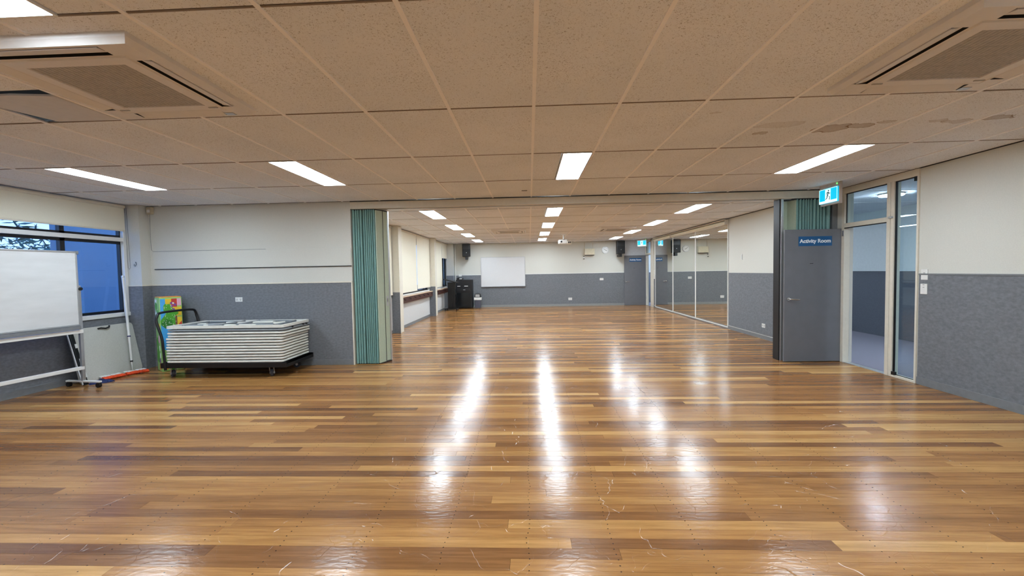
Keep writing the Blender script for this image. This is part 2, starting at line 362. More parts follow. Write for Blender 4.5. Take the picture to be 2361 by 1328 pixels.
# header over the folding door
hd = struct(MB().box(-2.835, XR, YP-.01, YP+.24, 2.50, HC).build('trim_1', ['cream'], bevel=.003), 'long cream header beam across the room opening')
MB().box(-2.8, XR-.02, YP-.03, YP-.01, 2.494, 2.512).build('header_lip', ['cream'], hd)
MB().box(-2.8, XR-.02, YP+.05, YP+.14, 2.49, 2.5).build('door_track', ['alu'], hd)
MB().box(-2.835, XR, YP-.012, YP-.006, 2.608, HC).build('shadow_joint', ['blackp'], hd)
# right wall
wr = wall('wall_right', [(XR, XR+T, YF, 5.29, 0, HC), (XR, XR+T, 5.29, 6.50, 2.55, HC), (XR, XR+T, 6.50, 16.10, 0, HC), (XR, XR+T, 16.10, YB, 2.55, HC)], label='long wall on the right')
for a, b in ((YF, 5.275), (6.86, 10.12)):
    MB().box(XR-.006, XR, a, b, .09, DADO).build('dado_panel', ['felt'], wr)
MB().box(XR-.012, XR, YF, 5.275, DADO, DADO+.018).build('dado_cap', ['skirt'], wr)
MB().box(XR-.008, XR, 6.86, 10.12, DADO, DADO+.006).build('dado_cap', ['skirt'], wr)
MB().box(XR-.008, XR, 15.9, 16.09, .09, DADO-.1).build('dado_panel', ['felt'], wr)
struct(MB().box(XR-.016, XR, YF, 5.275, 0, .09).build('baseboard_right', ['skirt'], bevel=.002))
struct(MB().box(XR-.016, XR, 6.86, 16.1, 0, .075).build('baseboard_right_far', ['skirt'], bevel=.002))
struct(MB().box(XR-.012, XR, 6.6, 17.2, 2.606, HC).build('trim_2', ['blackp']))
struct(MB().box(XR-.01, XR, YF, 6.6, 2.61, HC).build('trim_3', ['blackp']))
# front wall behind the camera
wf = wall('wall_front', [(XL-T, XR+T, YF-T, YF, 0, HC)], label='wall behind the viewer')
MB().box(XL, XR, YF, YF+.006, .09, DADO).build('dado_panel', ['felt'], wf)
# back wall
wb = wall('wall_back', [(XI-.15, XR+T, YB, YB+T, 0, HC)], label='far end wall, white over grey')
MB().box(-3.07, 3.86, YB-.006, YB, .09, DADO).build('dado_panel', ['felt'], wb)
MB().box(-3.07, 3.86, YB-.010, YB, DADO, DADO+.02).build('dado_cap', ['white'], wb)
MB().box(3.86, XR, YB-.012, YB, .0, HC-.01).build('door_recess_panel', [mat('recess_paint', (206, 208, 212), .6)], wb)
struct(MB().box(-3.05, 3.86, YB-.016, YB, 0, .09).build('baseboard_back', [mat('baseboard_pale', (140, 142, 140), .5)], bevel=.002))
# inner left wall (windows behind blinds)
segs = [(6.78, 7.2, 0, HC), (10.0, 10.4, 0, HC), (13.9, 14.3, 0, HC), (17.05, YB, 0, HC)]
wi_b = [(XI-.12, XI, a, b, c, d) for a, b, c, d in segs]
for a, b in ((7.2, 10.0), (10.4, 13.9), (14.3, 17.05)): wi_b += [(XI-.12, XI, a, b, 0, .90), (XI-.12, XI, a, b, 2.50, HC)]
wi = wall('wall_left_far', wi_b, label='far room wall with blind covered windows')
MB().box(XI, XI+.005, 6.8, 17.0, .07, .88).build('dado_panel', ['felt'], wi)
for a, b in ((8.0, 10.08), (10.42, 13.93), (14.28, 16.36)):
    MB().box(XI+.005, XI+.016, a, b, .075, .86).build('infill_panel', ['lightpanel'], wi, bevel=.001)
struct(MB().box(XI, XI+.02, 6.8, 17.0, 0, .07).build('baseboard_left_far', ['skirt']))
for a, b in ((10.09, 10.36), (13.98, 14.25)):
    MB().box(XI, -3.16, a, b, 0, HC).build('column', ['cream'], wi, bevel=.003)
    MB().box(XI, -3.157, a-.005, a+.001, 0, 1.0).build('column_dado', ['felt'], wi)
MB().box(XI, -3.06, 16.96, YB, 0, HC).build('column', ['paint'], wi, bevel=.003)
MB().box(XI, -3.055, 16.955, YB, 0, DADO).build('column_dado', ['felt'], wi)
# void above the ceiling and roof
struct(MB().box(XL-T, XR+T+.1, YF-T, YB+T, 2.90, 2.95).build('ceiling_slab', ['darkvoid']), 'dark slab above the suspended tiles')
wall('wall_plenum', [(XL-T, XL, YF, YB, HC, 2.9), (XR, XR+T, YF, YB, HC, 2.9), (XL, XR, YF-.05, YF, HC, 2.9), (XL, XR, YB, YB+.05, HC, 2.9)], 'darkvoid', 'hidden wall band above the suspended ceiling')

# ------------------------------------------------------------------ suspended ceiling
ceil = struct(MB().box(XL, XL+.02, YF, YP, HC, HC+.02).box(XR-.02, XR, YF, YB, HC, HC+.02).box(XI, XI+.02, YP+.16, YB, HC, HC+.02).build('ceiling', ['tbar']), 'suspended ceiling of speckled tan tiles')
GX, GY = .05, 3.01
CW, CD = .6, 1.2
lamps = []   # (x0, x1, y0, y1)
def lampcell(i, j, half): 
    x0 = GX+CW*i
    return (x0, x0+.3) if half == 'L' else (x0+.3, x0+.6)
LAMPS = {}
def setl(i, j, half): LAMPS[(i, j)] = half
# cell index i: x = .05+.6 i ; row j: y = 3.01+1.2 j
setl(-9, 1, 'R'); setl(-5, 1, 'R'); setl(0, 1, 'R'); setl(5, 1, 'L')
setl(-4, -2, 'L'); setl(0, -2, 'R'); setl(5, -2, 'L'); setl(-9, -2, 'R')  # first panel is in view; the other three are unseen, added for light
setl(-5, -4, 'R'); setl(0, -4, 'R'); setl(5, -4, 'L')  # row behind the camera: unseen panels added to light the room
for j in (4, 6, 8, 10): setl(-4, j, 'R'); setl(0, j, 'R'); setl(5, j, 'L')
AC = {(-5, -1), (-4, -1), (3, -1), (4, -1), (3, 7), (4, 7), (-2, 7), (-1, 7)}
tile_cache = {}
def tile(x0, x1, y0, y1, z=HC, mt='tile', nm='ceiling_tile'):
    key = (round(x1-x0, 3), round(y1-y0, 3), mt)
    if key not in tile_cache:
        w, d = x1-x0, y1-y0; g = .009
        tile_cache[key] = MB().box(g, w-g, g+.001, d-g-.001, 0.0, .014).mesh('ceiling_tile', [mt])
    o = bpy.data.objects.new(nm, tile_cache[key]); COL.objects.link(o); o.parent = ceil; o.location = (x0, y0, z + random.uniform(.0015, .004)); return o
for j in range(-5, 12):
    y0 = GY+CD*j; y1 = y0+CD
    y0c, y1c = max(y0, YF), min(y1, YB)
    if y0c >= YB: continue
    inner = y0 > YP-.2
    xl = XI if inner else XL
    if j == 3: y0c = YP+.2   # first row behind the header
    if y0 < YP and y1 > YP and not inner: y1c = YP
    for i in range(-11, 8):
        x0 = GX+CW*i; x1 = x0+CW
        if x1 <= xl+.01 or x0 >= XR-.01: continue
        a, b = max(x0, xl), min(x1, XR)
        if (i, j) in AC: continue
        mt = 'tile_s' if (j in (0,) and i >= 2) else 'tile'
        if (i, j) in LAMPS:
            h = LAMPS[(i, j)]
            lamps.append((x0, x0+.3, y0, y1) if h == 'L' else (x0+.3, x1, y0, y1))
            if h == 'L': tile(x0+.3, b, y0c, y1c, mt=mt)
            else: tile(a, x0+.3, y0c, y1c, mt=mt)
            continue
        if (i, j) == (-6, -1):
            tile(a, b, y0c, 2.50); continue
        tile(a, b, y0c, y1c, mt=mt)
# replacement tile that has slipped, with its broken neighbour edge
mb = MB().prism([(-.03, .10), (.02, .015), (.3, .0), (.55, .03), (.55, .455), (.08, .46)], 0, .012)
o = mb.build('slipped_tile', ['tileplain'], ceil, (-3.51, 2.525, HC-.006)); o.rotation_euler = (math.radians(.5), math.radians(.6), 0); o['label'] = 'slipped smooth white replacement tile'
# grid bars
for i in range(-11, 9):
    x = GX+CW*i
    if x <= XL+.02 or x >= XR-.02: continue
    MB().box(x-.0105, x+.0125, YF, YP-.02, HC-.004, HC+.0055).build('grid_bar', ['tbar'], ceil)
    if x > XI+.02: MB().box(x-.0105, x+.0125, YP+.2, YB, HC-.004, HC+.0055).build('grid_bar', ['tbar'], ceil)
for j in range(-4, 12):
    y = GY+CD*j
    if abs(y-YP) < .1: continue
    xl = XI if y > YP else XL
    MB().box(xl, XR, y-.0055, y+.0055, HC+.0005, HC+.006).build('cross_bar', ['crossbar_shade'], ceil)
MB().box(XI, XR, YP+.19, YP+.215, HC-.001, HC+.0055).build('cross_bar', ['tbar'], ceil)
# vent slot marks
for x, y in ((-.02, 6.1),):
    o = MB().box(-.04, .04, -.012, .012, 0, .004).build('ceiling_patch', ['blackp'], ceil, (x-.03, y, HC-.003))

# ------------------------------------------------------------------ ceiling lights
def near(v, a, t=.12): return abs(v-a) < t
names = {}
colname = lambda x: 'left' if x < -1 else ('middle' if x < 2 else 'right')
light0 = None
def lamp_label(x, y):
    if y < 0: return 'unseen added ceiling light panel farthest behind the viewer, %s column' % colname(x)
    if y < 2:
        if near(x, -2.2, .3): return 'ceiling light panel cut by the top left corner of the photo'
        return 'unseen added ceiling light panel above the viewer beside the %s air conditioner' % ('left' if x < -4 else ('right' if x > 2 else 'row between left and right')) if x < -4 or x > 2 else 'unseen added ceiling light panel directly above the viewer'
    if y < 6:
        if x < -4: return 'front room light panel nearest the window blind, far left'
        if x < -2: return 'front room light panel in front of the partition wall, second from left'
        if x < 2: return 'front room light panel in the middle, before the room opening'
        return 'front room light panel near the water stains and exit sign'
    n = ['nearest', 'second nearest', 'third nearest', 'farthest'][int(round((y-8.4)/2.4))]
    s = {'left': 'left row beside the blinds', 'middle': 'middle row', 'right': 'right row beside the mirrors'}[colname(x)]
    return 'far room light panel, %s in the %s' % (n, s)
for (x0, x1, y0, y1) in lamps:
    cx, cy = (x0+x1)/2, (y0+y1)/2
    lab = lamp_label(cx, cy); grp = 'light panels of the front room' if cy < YP else 'light panels of the far room'
    if light0 is None:
        t = thing('ceiling_light', lab, 'ceiling light', (cx, cy, HC), 0, grp)
        f = MB(); 
        for b in ((-.149, .149, -.598, -.586), (-.149, .149, .586, .598), (-.149, -.139, -.586, .586), (.139, .149, -.586, .586)): f.box(*b, -.004, .02)
        f.build('frame', ['white'], t)
        MB().box(-.1385, .1385, -.5855, .5855, 0, .012).build('diffuser', ['lamp'], t)
        light0 = t
    else: dup(light0, (cx, cy, HC), lab, group=grp)

# ------------------------------------------------------------------ ceiling air conditioners
def aircon(x, y, label, rz=0):
    t = thing('ceiling_air_conditioner', label, 'air conditioner', (x, y, HC), rz, 'ceiling cassette air conditioners')
    h = .048; R = .475
    b = MB()
    # body ring with bevelled lower edge (four trapezoid prisms) and four outlet slots
    def ring(r0, z0, r1, z1):
        vs = [(-r0,-r0,z0),(r0,-r0,z0),(r0,r0,z0),(-r0,r0,z0),(-r1,-r1,z1),(r1,-r1,z1),(r1,r1,z1),(-r1,r1,z1)]
        b._add(vs, [(i, (i+1) % 4, (i+1) % 4+4, i+4) for i in range(4)], 0)
    ring(R, .0, R, -.022); ring(R, -.022, .455, -h); ring(.455, -h, .44, -h)
    ring(.36, -h, .355, -h-.001); ring(.355, -h-.001, .34, -h+.006); ring(.34, -h+.006, .335, -h-.002); ring(.335, -h-.002, .27, -h-.002)
    ring(.27, -h-.002, .265, -h+.012)
    # strips between r=.36 and .44, leaving the slots open
    for k in range(4):
        b.xf = Matrix.Rotation(k*PI/2, 4, 'Z')
        b._add([(-.44, -.44, -h), (-.30, -.44, -h), (-.30, -.36, -h), (-.36, -.36, -h)], [(0, 1, 2, 3)], 0)
        b._add([(.30, -.44, -h), (.44, -.44, -h), (.36, -.36, -h), (.30, -.36, -h)], [(0, 1, 2, 3)], 0)
        b._add([(-.30, -.44, -h), (.30, -.44, -h), (.30, -.44, -h+.04), (-.30, -.44, -h+.04)], [(0, 1, 2, 3)], 0)
        b._add([(-.30, -.36, -h), (.30, -.36, -h), (.30, -.36, -h+.04), (-.30, -.36, -h+.04)], [(0, 1, 2, 3)], 1)
        b._add([(-.30, -.44, -h+.04), (.30, -.44, -h+.04), (.30, -.36, -h+.04), (-.30, -.36, -h+.04)], [(0, 1, 2, 3)], 1)
    b.xf = None
    b.box(-R, R, -R, R, .0, .004)
    b.build('body', ['acw', 'darkvoid'], t)
    g = MB().box(-.262, .262, -.262, .262, -h+.002, -h+.012)
    for i in range(21):
        x_ = -.25+i*.025; g.box(x_-.006, x_+.006, -.262, .262, -h+.0008, -h+.008)
    for i in range(5):
        y_ = -.2+i*.1; g.box(-.262, .262, y_-.003, y_+.003, -h+.0003, -h+.007)
    g.build('grille', ['grille'], t)
    for k in range(4):
        v = MB(); v.xf = Matrix.Rotation(k*PI/2, 4, 'Z') @ Matrix.Translation((0, -.4, -h+.006)) @ Matrix.Rotation(math.radians(10), 4, 'X')
        v.box(-.29, .29, -.034, .024, -.003, .002); v.build('louver', ['acw'], t)
    for sx_, sy_ in ((-.3, .3), (.3, .3)):
        MB().box(sx_-.03, sx_+.03, sy_-.006, sy_+.006, -h-.006, -h).build('latch', ['grille'], t)
    MB().box(.3, .36, .4, .44, -h-.004, -h).build('badge', ['alu'], t)
    # pale ceiling trim that fills the rest of the two tile cells
    f = MB().box(-.6, -R, -.6, .6, .002, .014).box(R, .6, -.6, .6, .002, .014).box(-R, R, -.6, -R, .002, .014).box(-R, R, R, .6, .002, .014)
    f.build('surround', ['tile'], t)
    return t
A1 = aircon(-2.35, 2.41, 'square cassette air conditioner at top left beside the slipped tile')
A1.name = 'ceiling_air_conditioner'
# a cell pair is 1.2 wide: -2.95..-1.75
dup(A1, (2.45, 2.41, HC), 'square cassette air conditioner at top right beside the water stains')
dup(A1, (2.45, 12.01, HC), 'small looking distant cassette air conditioner, right one in the far room ceiling')
dup(A1, (-.55, 12.01, HC), 'small looking distant cassette air conditioner, left one in the far room ceiling')

# ------------------------------------------------------------------ front-left window
w1 = struct(MB().build('window_1', ['frame_b']), 'large black framed window with dusk outside')
def wbox(name, mt, par, *bs, bevel=0):
    mb = MB()
    for b in bs: mb.box(*b)
    return mb.build(name, [mt], par, bevel=bevel)
xo, xi = XL-.09, XL-.035
wbox('black_frame', 'frame_b', w1, (xo, xi, 2.4, 6.44, .925, .965), (xo, xi, 2.4, 6.44, 2.0, 2.04), (xo, xi, 2.4, 6.44, 2.10, 2.135), (xo, xi, 2.4, 6.44, 2.46, 2.50),
     (xo, xi, 6.385, 6.44, .925, 2.5), (xo, xi, 2.4, 2.45, .925, 2.5), (xo, xi, 5.54, 5.60, .925, 2.5), (xo, xi, 3.9, 3.96, .925, 2.5))
wbox('white_rail', 'white', w1, (XL-.06, XL+.012, 2.4, 6.44, 2.04, 2.10), bevel=.003)
wbox('sill', 'white', w1, (XL-.10, XL+.03, 2.36, 6.45, .865, .925), bevel=.004)
wbox('jamb_trim', 'white', w1, (XL-.10, XL+.015, 6.40, 6.45, .925, 2.5), bevel=.003)
wbox('pane', 'wglass', w1, (xo+.02, xo+.026, 2.45, 3.90, .965, 2.0))
wbox('pane', 'wglass', w1, (xo+.02, xo+.026, 3.96, 5.54, .965, 2.0))
wbox('pane', 'wglass', w1, (xo+.02, xo+.026, 5.60, 6.385, .965, 2.0))
for a, b in ((2.45, 3.9), (3.96, 5.54), (5.6, 6.385)): wbox('transom_pane', 'wglass', w1, (xo+.02, xo+.026, a, b, 2.135, 2.46))
def blind(x, y0, y1, zb, label, face=1, chain=True):
    t = thing('roller_blind', label, 'blind', (x, (y0+y1)/2, 2.58), 0, 'cream roller blinds'); h = (y1-y0)/2
    MB().box(-.0015*face, .0015, -h, h, zb-2.58, -.0).build('fabric', ['blind'], t)
    MB().tube([(0, -h, .005), (0, h, .005)], .026, 14).build('roller_tube', ['cream'], t, smooth=True)
    MB().box(-.008, .008, -h, h, zb-2.58-.018, zb-2.58+.006).build('bottom_bar', ['cream'], t, bevel=.003)
    return t
bl = blind(XL+.05, 2.3, 6.40, 2.215, 'wide raised roller blind over the front left window')
MB().tube([(.0, 2.06, .0), (.0, 2.07, -.95), (.005, 2.085, -.98), (.01, 2.10, -.95), (.0, 2.09, 0)], .0025, 6).build('chain', ['skirt'], bl)
MB().tube([(-6.30, 6.42, 1.70), (-6.285, 6.40, 1.66), (-6.26, 6.39, 1.65), (-6.24, 6.39, 1.68), (-6.245, 6.39, 1.71), (-6.262, 6.395, 1.715)], .0035, 6).build('cord_hook', ['blackp'])
tag(bpy.data.objects['cord_hook'], 'small dark wire hook on the corner column beside the blind chain', 'hook')
bpy.data.objects['cord_hook'].location = (0, .04, 0)

# far room windows
for n, (a, b) in enumerate(((7.2, 10.0), (10.4, 13.9), (14.3, 17.05))):
    w = struct(MB().build('window_%d' % (n+2), ['frame_b']))
    md = (a+b)/2
    wbox('black_frame', 'frame_b', w, (XI-.10, XI-.05, a, b, .90, .94), (XI-.10, XI-.05, a, b, 2.46, 2.5), (XI-.10, XI-.05, a, a+.05, .94, 2.46), (XI-.10, XI-.05, b-.05, b, .94, 2.46), (XI-.10, XI-.05, md-.03, md+.03, .94, 2.46),
         (XI-.10, XI-.05, b-.42, b-.37, .94, 2.46))
    wbox('pane', 'wglass', w, (XI-.08, XI-.074, a+.05, md-.03, .94, 2.46)); wbox('pane', 'wglass', w, (XI-.08, XI-.074, md+.03, b-.05, .94, 2.46))
    wbox('sill', 'white', w, (XI-.10, XI+.03, a+(.0 if n == 0 else -.02), b, .865, .90))
blind(XI+.045, 7.3, 10.06, .95, 'lowered roller blind just behind the green folding door, far room')
blind(XI+.045, 10.42, 12.30, .955, 'lowered roller blind left of the light gap, above the brown rail')
blind(XI+.045, 12.345, 13.94, 1.0, 'lowered roller blind right of the light gap, slightly short of the ledge')
blind(XI+.045, 14.30, 15.93, .94, 'lowered roller blind beyond the second column')
blind(XI+.045, 15.97, 16.93, 2.03, 'half raised roller blind over dark glass in the far corner')
# brown rails with cream ledge below the windows
for a, b, lab in ((10.40, 13.95, 'long dark brown wall rail under the paired blinds'), (14.28, 16.55, 'shorter dark brown wall rail near the black stand')):
    t = thing('wall_rail', lab, 'rail', (XI+.02, a, .68), 0, 'brown rails under the far room blinds')
    MB().box(0, .10, 0, b-a, 0, .155).build('board', ['brown'], t, bevel=.003)
    MB().box(-.0, .115, 0, b-a, .155, .178).build('ledge', ['ledge'], t, bevel=.003)
    k = 0
    while .3+k*.5 < b-a-.1:
        yy = .3+k*.5
        MB().tube([(.10, yy, .12), (.13, yy, .09), (.13, yy+.1, .07), (.10, yy+.14, .1)], .006, 6).build('hook', ['blackp'], t); k += 1

# ------------------------------------------------------------------ doorways on the right wall
def doorway(nm, y0, y1, side0, side1, num):
    """opening y0..y1, glazed sidelight side0..side1"""
    d = struct(MB().build(nm, ['cream']))
    f = []
    X0, X1 = XR-.018, XR+.07
    f.append((X0, X1, y1, y1+.055, 0, 2.53)); f.append((X0, X1, y0-.055, y0, 0, 2.53))
    f.append((X0, X1, y0, y1, 2.02, 2.085))
    if side1 > side0:
        f += [(X0, X1, side0-.014, side0+.012, 0, 2.525), (X0, X1, side0+.012, side1, 0, .028), (X0, X1, side1, side1+.05, 0, 2.525)]
    wbox('door_frame', 'cream', d, *f, bevel=.003)
    wbox('head_rail', 'cream', d, (XR-.019, XR+.06, side0-.014 if side1 > side0 else y0-.05, y1+.056, 2.526, 2.611))
    wbox('transom_glass', 'clear', d, (XR+.02, XR+.026, y0, y1, 2.085, 2.525))
    wbox('transom_gasket', 'frame_b', d, (XR+.01, XR+.02, y1-.012, y1, 2.085, 2.525), (XR+.01, XR+.02, y0, y1, 2.513, 2.525), (X0, X0+.01, y0, y1, 2.008, 2.022))
    if side1 > side0:
        wbox('side_glass', 'clear', d, (XR+.02, XR+.026, side0+.012, side1, .028, 2.525))
        wbox('side_gasket', 'frame_b', d, (XR+.0, XR+.02, side1-.014, side1, .028, 2.525), (XR+.0, XR+.02, side0+.012, side1, 2.513, 2.525), (XR+.01, XR+.02, side0+.012, side1, .028, .036), (XR-.02, XR+.01, side0+.012, side0+.05, 2.47, 2.525), (XR-.02, XR+.01, side1-.05, side1, .028, .07))
    wbox('threshold', 'alu', d, (XR, XR+.09, y0, y1, -.002, .004))
    return d
d1 = doorway('door_1', 5.74, 6.48, 5.30, 5.63, 1)
d2 = doorway('door_2', 16.50, 17.14, 0, 0, 2)
wbox('cream_infill', 'cream', d2, (XR-.02, XR+.1, 16.11, 16.47, 0, 2.55), bevel=.003)
wbox('closer_box', 'alu', d1, (XR-.035, XR-.018, 5.64, 5.70, 2.06, 2.085))
wbox('strike_plate', 'chrome', d1, (XR-.022, XR-.016, 6.485, 6.52, 1.9, 1.98))
def doorleaf(loc, label):
    # local x from 0 (lock side) to .87 (hinge side), faces -y
    t = thing('door_leaf', label, 'door', loc, 0, 'open grey activity room doors')
    MB().box(0, .875, 0, .038, .008, 2.015).build('panel', ['doorgrey'], t, bevel=.002)
    h = MB(); h.disc((.055, -.006, .965), .027, 'y', .012, 20); h.tube([(.055, -.01, .965), (.055, -.045, .965), (.075, -.055, .965), (.19, -.055, .958)], .0095, 10)
    h.build('lever_handle', ['chrome'], t, smooth=True)
    s = MB().box(.20, .69, -.003, 0, 1.763, 1.908).build('sign_plate', ['signblue'], t)
    text('Activity Room', .078, 'sign_lettering', 'signwhite', s, (.445, -.0045, 1.836), (PI/2, 0, 0), bold=.0022)
    for z in (.25, 1.0, 1.8): MB().tube([(.882, -.004, z), (.882, -.004, z+.1)], .007, 8).build('hinge', ['alu'], t)
    MB().box(.37, .42, -.002, 0, 1.495, 1.503).build('door_mark', ['blackp'], t)
    return t
dl = doorleaf((3.875, 6.535, 0), 'open grey Activity Room door in front of the green folding stack')
dup(dl, (3.845, YB-.068, 0), 'distant open grey Activity Room door on the far end wall')

# ------------------------------------------------------------------ folding doors (stacked)
def folding(loc, sgn, label, posts, fin_x):
    t = thing('folding_door', label, 'folding door', loc, 0, 'stacked green accordion doors')
    Wd = .22; n = len(posts)
    for k, (a, b) in enumerate(posts):
        # one pleat: rounded vertical fold running front to back
        r = (b-a)/2*.74; c = (a+b)/2; pts = []
        for q in range(9):
            an = PI + PI*q/8; pts.append((c+r*math.cos(an), r+r*1.3*math.sin(an)))
        pts += [(c+r, Wd-r)] + [(c+r*math.cos(PI*q/6), Wd-r+r*math.sin(PI*q/6)) for q in range(1, 6)] + [(c-r, Wd-r)]
        MB().prism(pts, .015, 2.485).build('pleat', ['teal'], t, smooth=True)
    return t
pl = [( -2.822, -2.772), (-2.772, -2.735), (-2.735, -2.70), (-2.70, -2.655), (-2.645, -2.612), (-2.612, -2.578), (-2.578, -2.548), (-2.548, -2.516), (-2.516, -2.488), (-2.488, -2.446)]
f1 = folding((0, YP+.01, 0), 1, 'teal accordion door stacked at left of the opening', pl, -2.43)
MB().prism([(-2.44, .0), (-2.425, -.005), (-2.372, .14), (-2.40, .16)], .02, 2.475).build('end_panel', ['sage'], f1, bevel=.002)
MB().prism([(-2.385, .14), (-2.370, .14), (-2.326, .245), (-2.345, .27)], .03, 2.475).build('end_panel', ['sage'], f1, bevel=.002)
MB().box(-2.378, -2.366, .138, .146, .03, 2.475).build('seam', ['blackp'], f1)
MB().box(-2.35, -2.315, .235, .275, .02, 2.49).build('lead_post', ['alu'], f1, bevel=.003)
lk = MB(); lk.xf = Matrix.Translation((-2.349, .195, 0)) @ Matrix.Rotation(math.radians(-22), 4, 'Z')
lk.box(0, .005, -.02, .02, .93, 1.09).box(.004, .016, -.005, .005, 1.0, 1.05); lk.build('lock_plate', ['alu'], f1)
MB().prism([(-2.80, .03), (-2.44, .02), (-2.32, .26), (-2.8, .2)], .0, .02).build('bottom_seal', ['blackp'], f1)
MB().prism([(-2.82, .012), (-2.44, .008), (-2.32, .25), (-2.8, .2)], 2.473, 2.492).build('top_carrier', ['blackp'], f1)
pr = [(4.095+.0, 4.145)]
x = 4.145
for k, wdt in enumerate([.05, .042, .036, .034, .045, .06, .045, .04, .05, .085]):
    pr.append((x, x+wdt-.002)); x += wdt
f2 = folding((0, YP+.02, 0), -1, 'teal accordion door stacked behind the grey door, right side', pr, 4.1)
MB().prism([(4.03, .12), (4.045, .12), (4.105, .0), (4.09, -.01)], .02, 2.475).build('end_panel', ['sage'], f2, bevel=.002)
MB().prism([(3.915, .13), (4.03, .105), (4.04, .125), (3.92, .15)], .02, 2.475).build('end_panel', ['sage'], f2, bevel=.002)
MB().box(3.878, 3.915, .0, .20, .0, 2.495).build('lead_post', ['alu'], f2, bevel=.003)
MB().box(3.862, 3.878, .02, .17, .0, 2.495).build('rubber_edge', ['blackp'], f2)
MB().prism([(3.92, .10), (4.1, .0), (4.6, .0), (4.6, .2), (3.92, .2)], 2.473, 2.497).build('top_carrier', ['blackp'], f2)
MB().box(4.64, XR-.002, -.0, .22, 0, 2.5).build('side_jamb', ['skirt'], f2)

# ------------------------------------------------------------------ mirrors
for (a, b, lab) in ((10.14, 12.09, 'tall wall mirror nearest the viewer'), (12.09, 13.96, 'tall wall mirror in the middle of three'), (13.96, 15.88, 'tall wall mirror farthest away beside the door')):
    t = thing('wall_mirror', lab, 'mirror', (XR, a, .05), 0, 'tall mirrors of the far room'); w = b-a
    MB().box(-.014, 0, .004, w-.004, 0, 2.43).build('glass', ['mirror'], t)
    f = MB()
    for q in ((-.022, 0, 0, .022, -.02, 2.44), (-.022, 0, w-.022, w, -.02, 2.44), (-.022, 0, .022, w-.022, -.02, .006), (-.022, 0, .022, w-.022, 2.42, 2.44)): f.box(*q)
    f.build('frame', ['white'], t, bevel=.002)
for (a, b, lab) in ((10.15, 14.0, 'rolled up cream blind above the nearer mirrors'), (14.02, 15.9, 'rolled up cream blind above the farthest mirror')):
    t = thing('mirror_blind', lab, 'blind', (XR-.01, a, 2.50), 0, 'rolled blinds above the mirrors')
    MB().box(-.09, 0, 0, b-a, .075, .095).build('pelmet', ['cream'], t)
    MB().tube([(-.04, .01, .03), (-.04, b-a-.01, .03)], .036, 16).build('roller_tube', ['blind'], t, smooth=True)
    MB().box(-.085, 0, -.006, .0, -.02, .09).build('bracket', ['white'], t)
    MB().box(-.055, -.035, .012, b-a-.012, -.03, -.005).build('bottom_bar', ['cream'], t)

# ------------------------------------------------------------------ outlets and switches
def plate(name, label, cat, loc, rz, w, h, sw, group, mt='white'):
    t = thing(name, label, cat, loc, rz, group)
    MB().box(-w/2, w/2, -.009, 0, -h/2, h/2).build('plate', [mt], t, bevel=.003)
    for q in sw: MB().box(q[0]-q[2]/2, q[0]+q[2]/2, -.012, -.008, q[1]-q[3]/2, q[1]+q[3]/2).build(q[4] if len(q) > 4 else 'switch', [q[5] if len(q) > 5 else 'cream'], t)
    return t
dbl = [(-.03, .022, .014, .01), (.03, .022, .014, .01), (-.03, -.012, .004, .016, 'socket', 'blackp'), (.03, -.012, .004, .016, 'socket', 'blackp'), (-.038, .004, .004, .01, 'socket', 'blackp'), (-.022, .004, .004, .01, 'socket', 'blackp'), (.022, .004, .004, .01, 'socket', 'blackp'), (.038, .004, .004, .01, 'socket', 'blackp')]
G_ = 'white power outlets'
plate('power_outlet', 'white double power outlet above the stacked tables', 'outlet', (-4.715, YP-.006, 1.083), 0, .118, .074, dbl, G_)
plate('power_outlet', 'white power outlet on the far wall, right and higher', 'outlet', (2.94, YB-.006, 1.08), 0, .15, .09, dbl, G_)
plate('power_outlet', 'white power outlet low on the far wall, near the baseboard', 'outlet', (1.66, YB-.006, .295), 0, .15, .10, dbl, G_)
plate('power_outlet', 'white power outlet on the right wall between mirror and door', 'outlet', (XR-.006, 8.63, .275), -PI/2, .118, .08, dbl, G_)
swz = [(0, .02, .018, .006, 'rocker', 'skirt')]
plate('light_switch', 'white light switch on the right wall, upper of two', 'switch', (XR-.001, 5.205, 1.335), -PI/2, .085, .125, swz, 'light switches by the side glass')
plate('light_switch', 'white light switch on the right wall, lower of two', 'switch', (XR-.006, 5.205, 1.163), -PI/2, .085, .125, swz+[(0, .05, .02, .004, 'slot', 'blackp')], 'light switches by the side glass')
plate('wall_sensor', 'small upright grey sensor on the cream wall right of the mirrors', 'sensor', (XR, 9.52, 1.69), -PI/2, .05, .13, [(.012, 0, .006, .1, 'slot', 'skirt')], None)
plate('switch_panel', 'tall narrow switch panel beside the farthest mirror', 'switch', (XR-.01, 16.0, 1.25), -PI/2, .12, .34, [(0, .1, .05, .05), (0, 0, .05, .05), (0, -.1, .05, .05)], None)
plate('power_outlet', 'white outlet low on the left wall beside the black stand', 'outlet', (XI+.017, 15.45, .12), PI/2, .12, .08, dbl, G_)
# motion sensor + cable
t = thing('motion_sensor', 'small cream motion sensor high in the corner with thin cable', 'sensor', (-6.13, YP, 2.55))
MB().prism([(-.05, 0), (.05, 0), (.04, -.05), (-.04, -.05)], -.06, .055).build('housing', [mat('sensor_cream', (196, 184, 158), .5)], t, bevel=.006)
MB().prism([(-.03, -.045), (.03, -.045), (.022, -.058), (-.022, -.058)], -.035, .01).build('lens', ['white'], t, bevel=.004)
cb = MB().tube([(-.02, -.004, -.055), (-.03, -.004, -.4), (-.02, -.006, -.64), (.03, -.022, -.665), (.6, -.022, -.662), (1.9, -.021, -.66)], .0025, 6).build('cable', ['skirt'], wp, (-6.13, YP, 2.55))

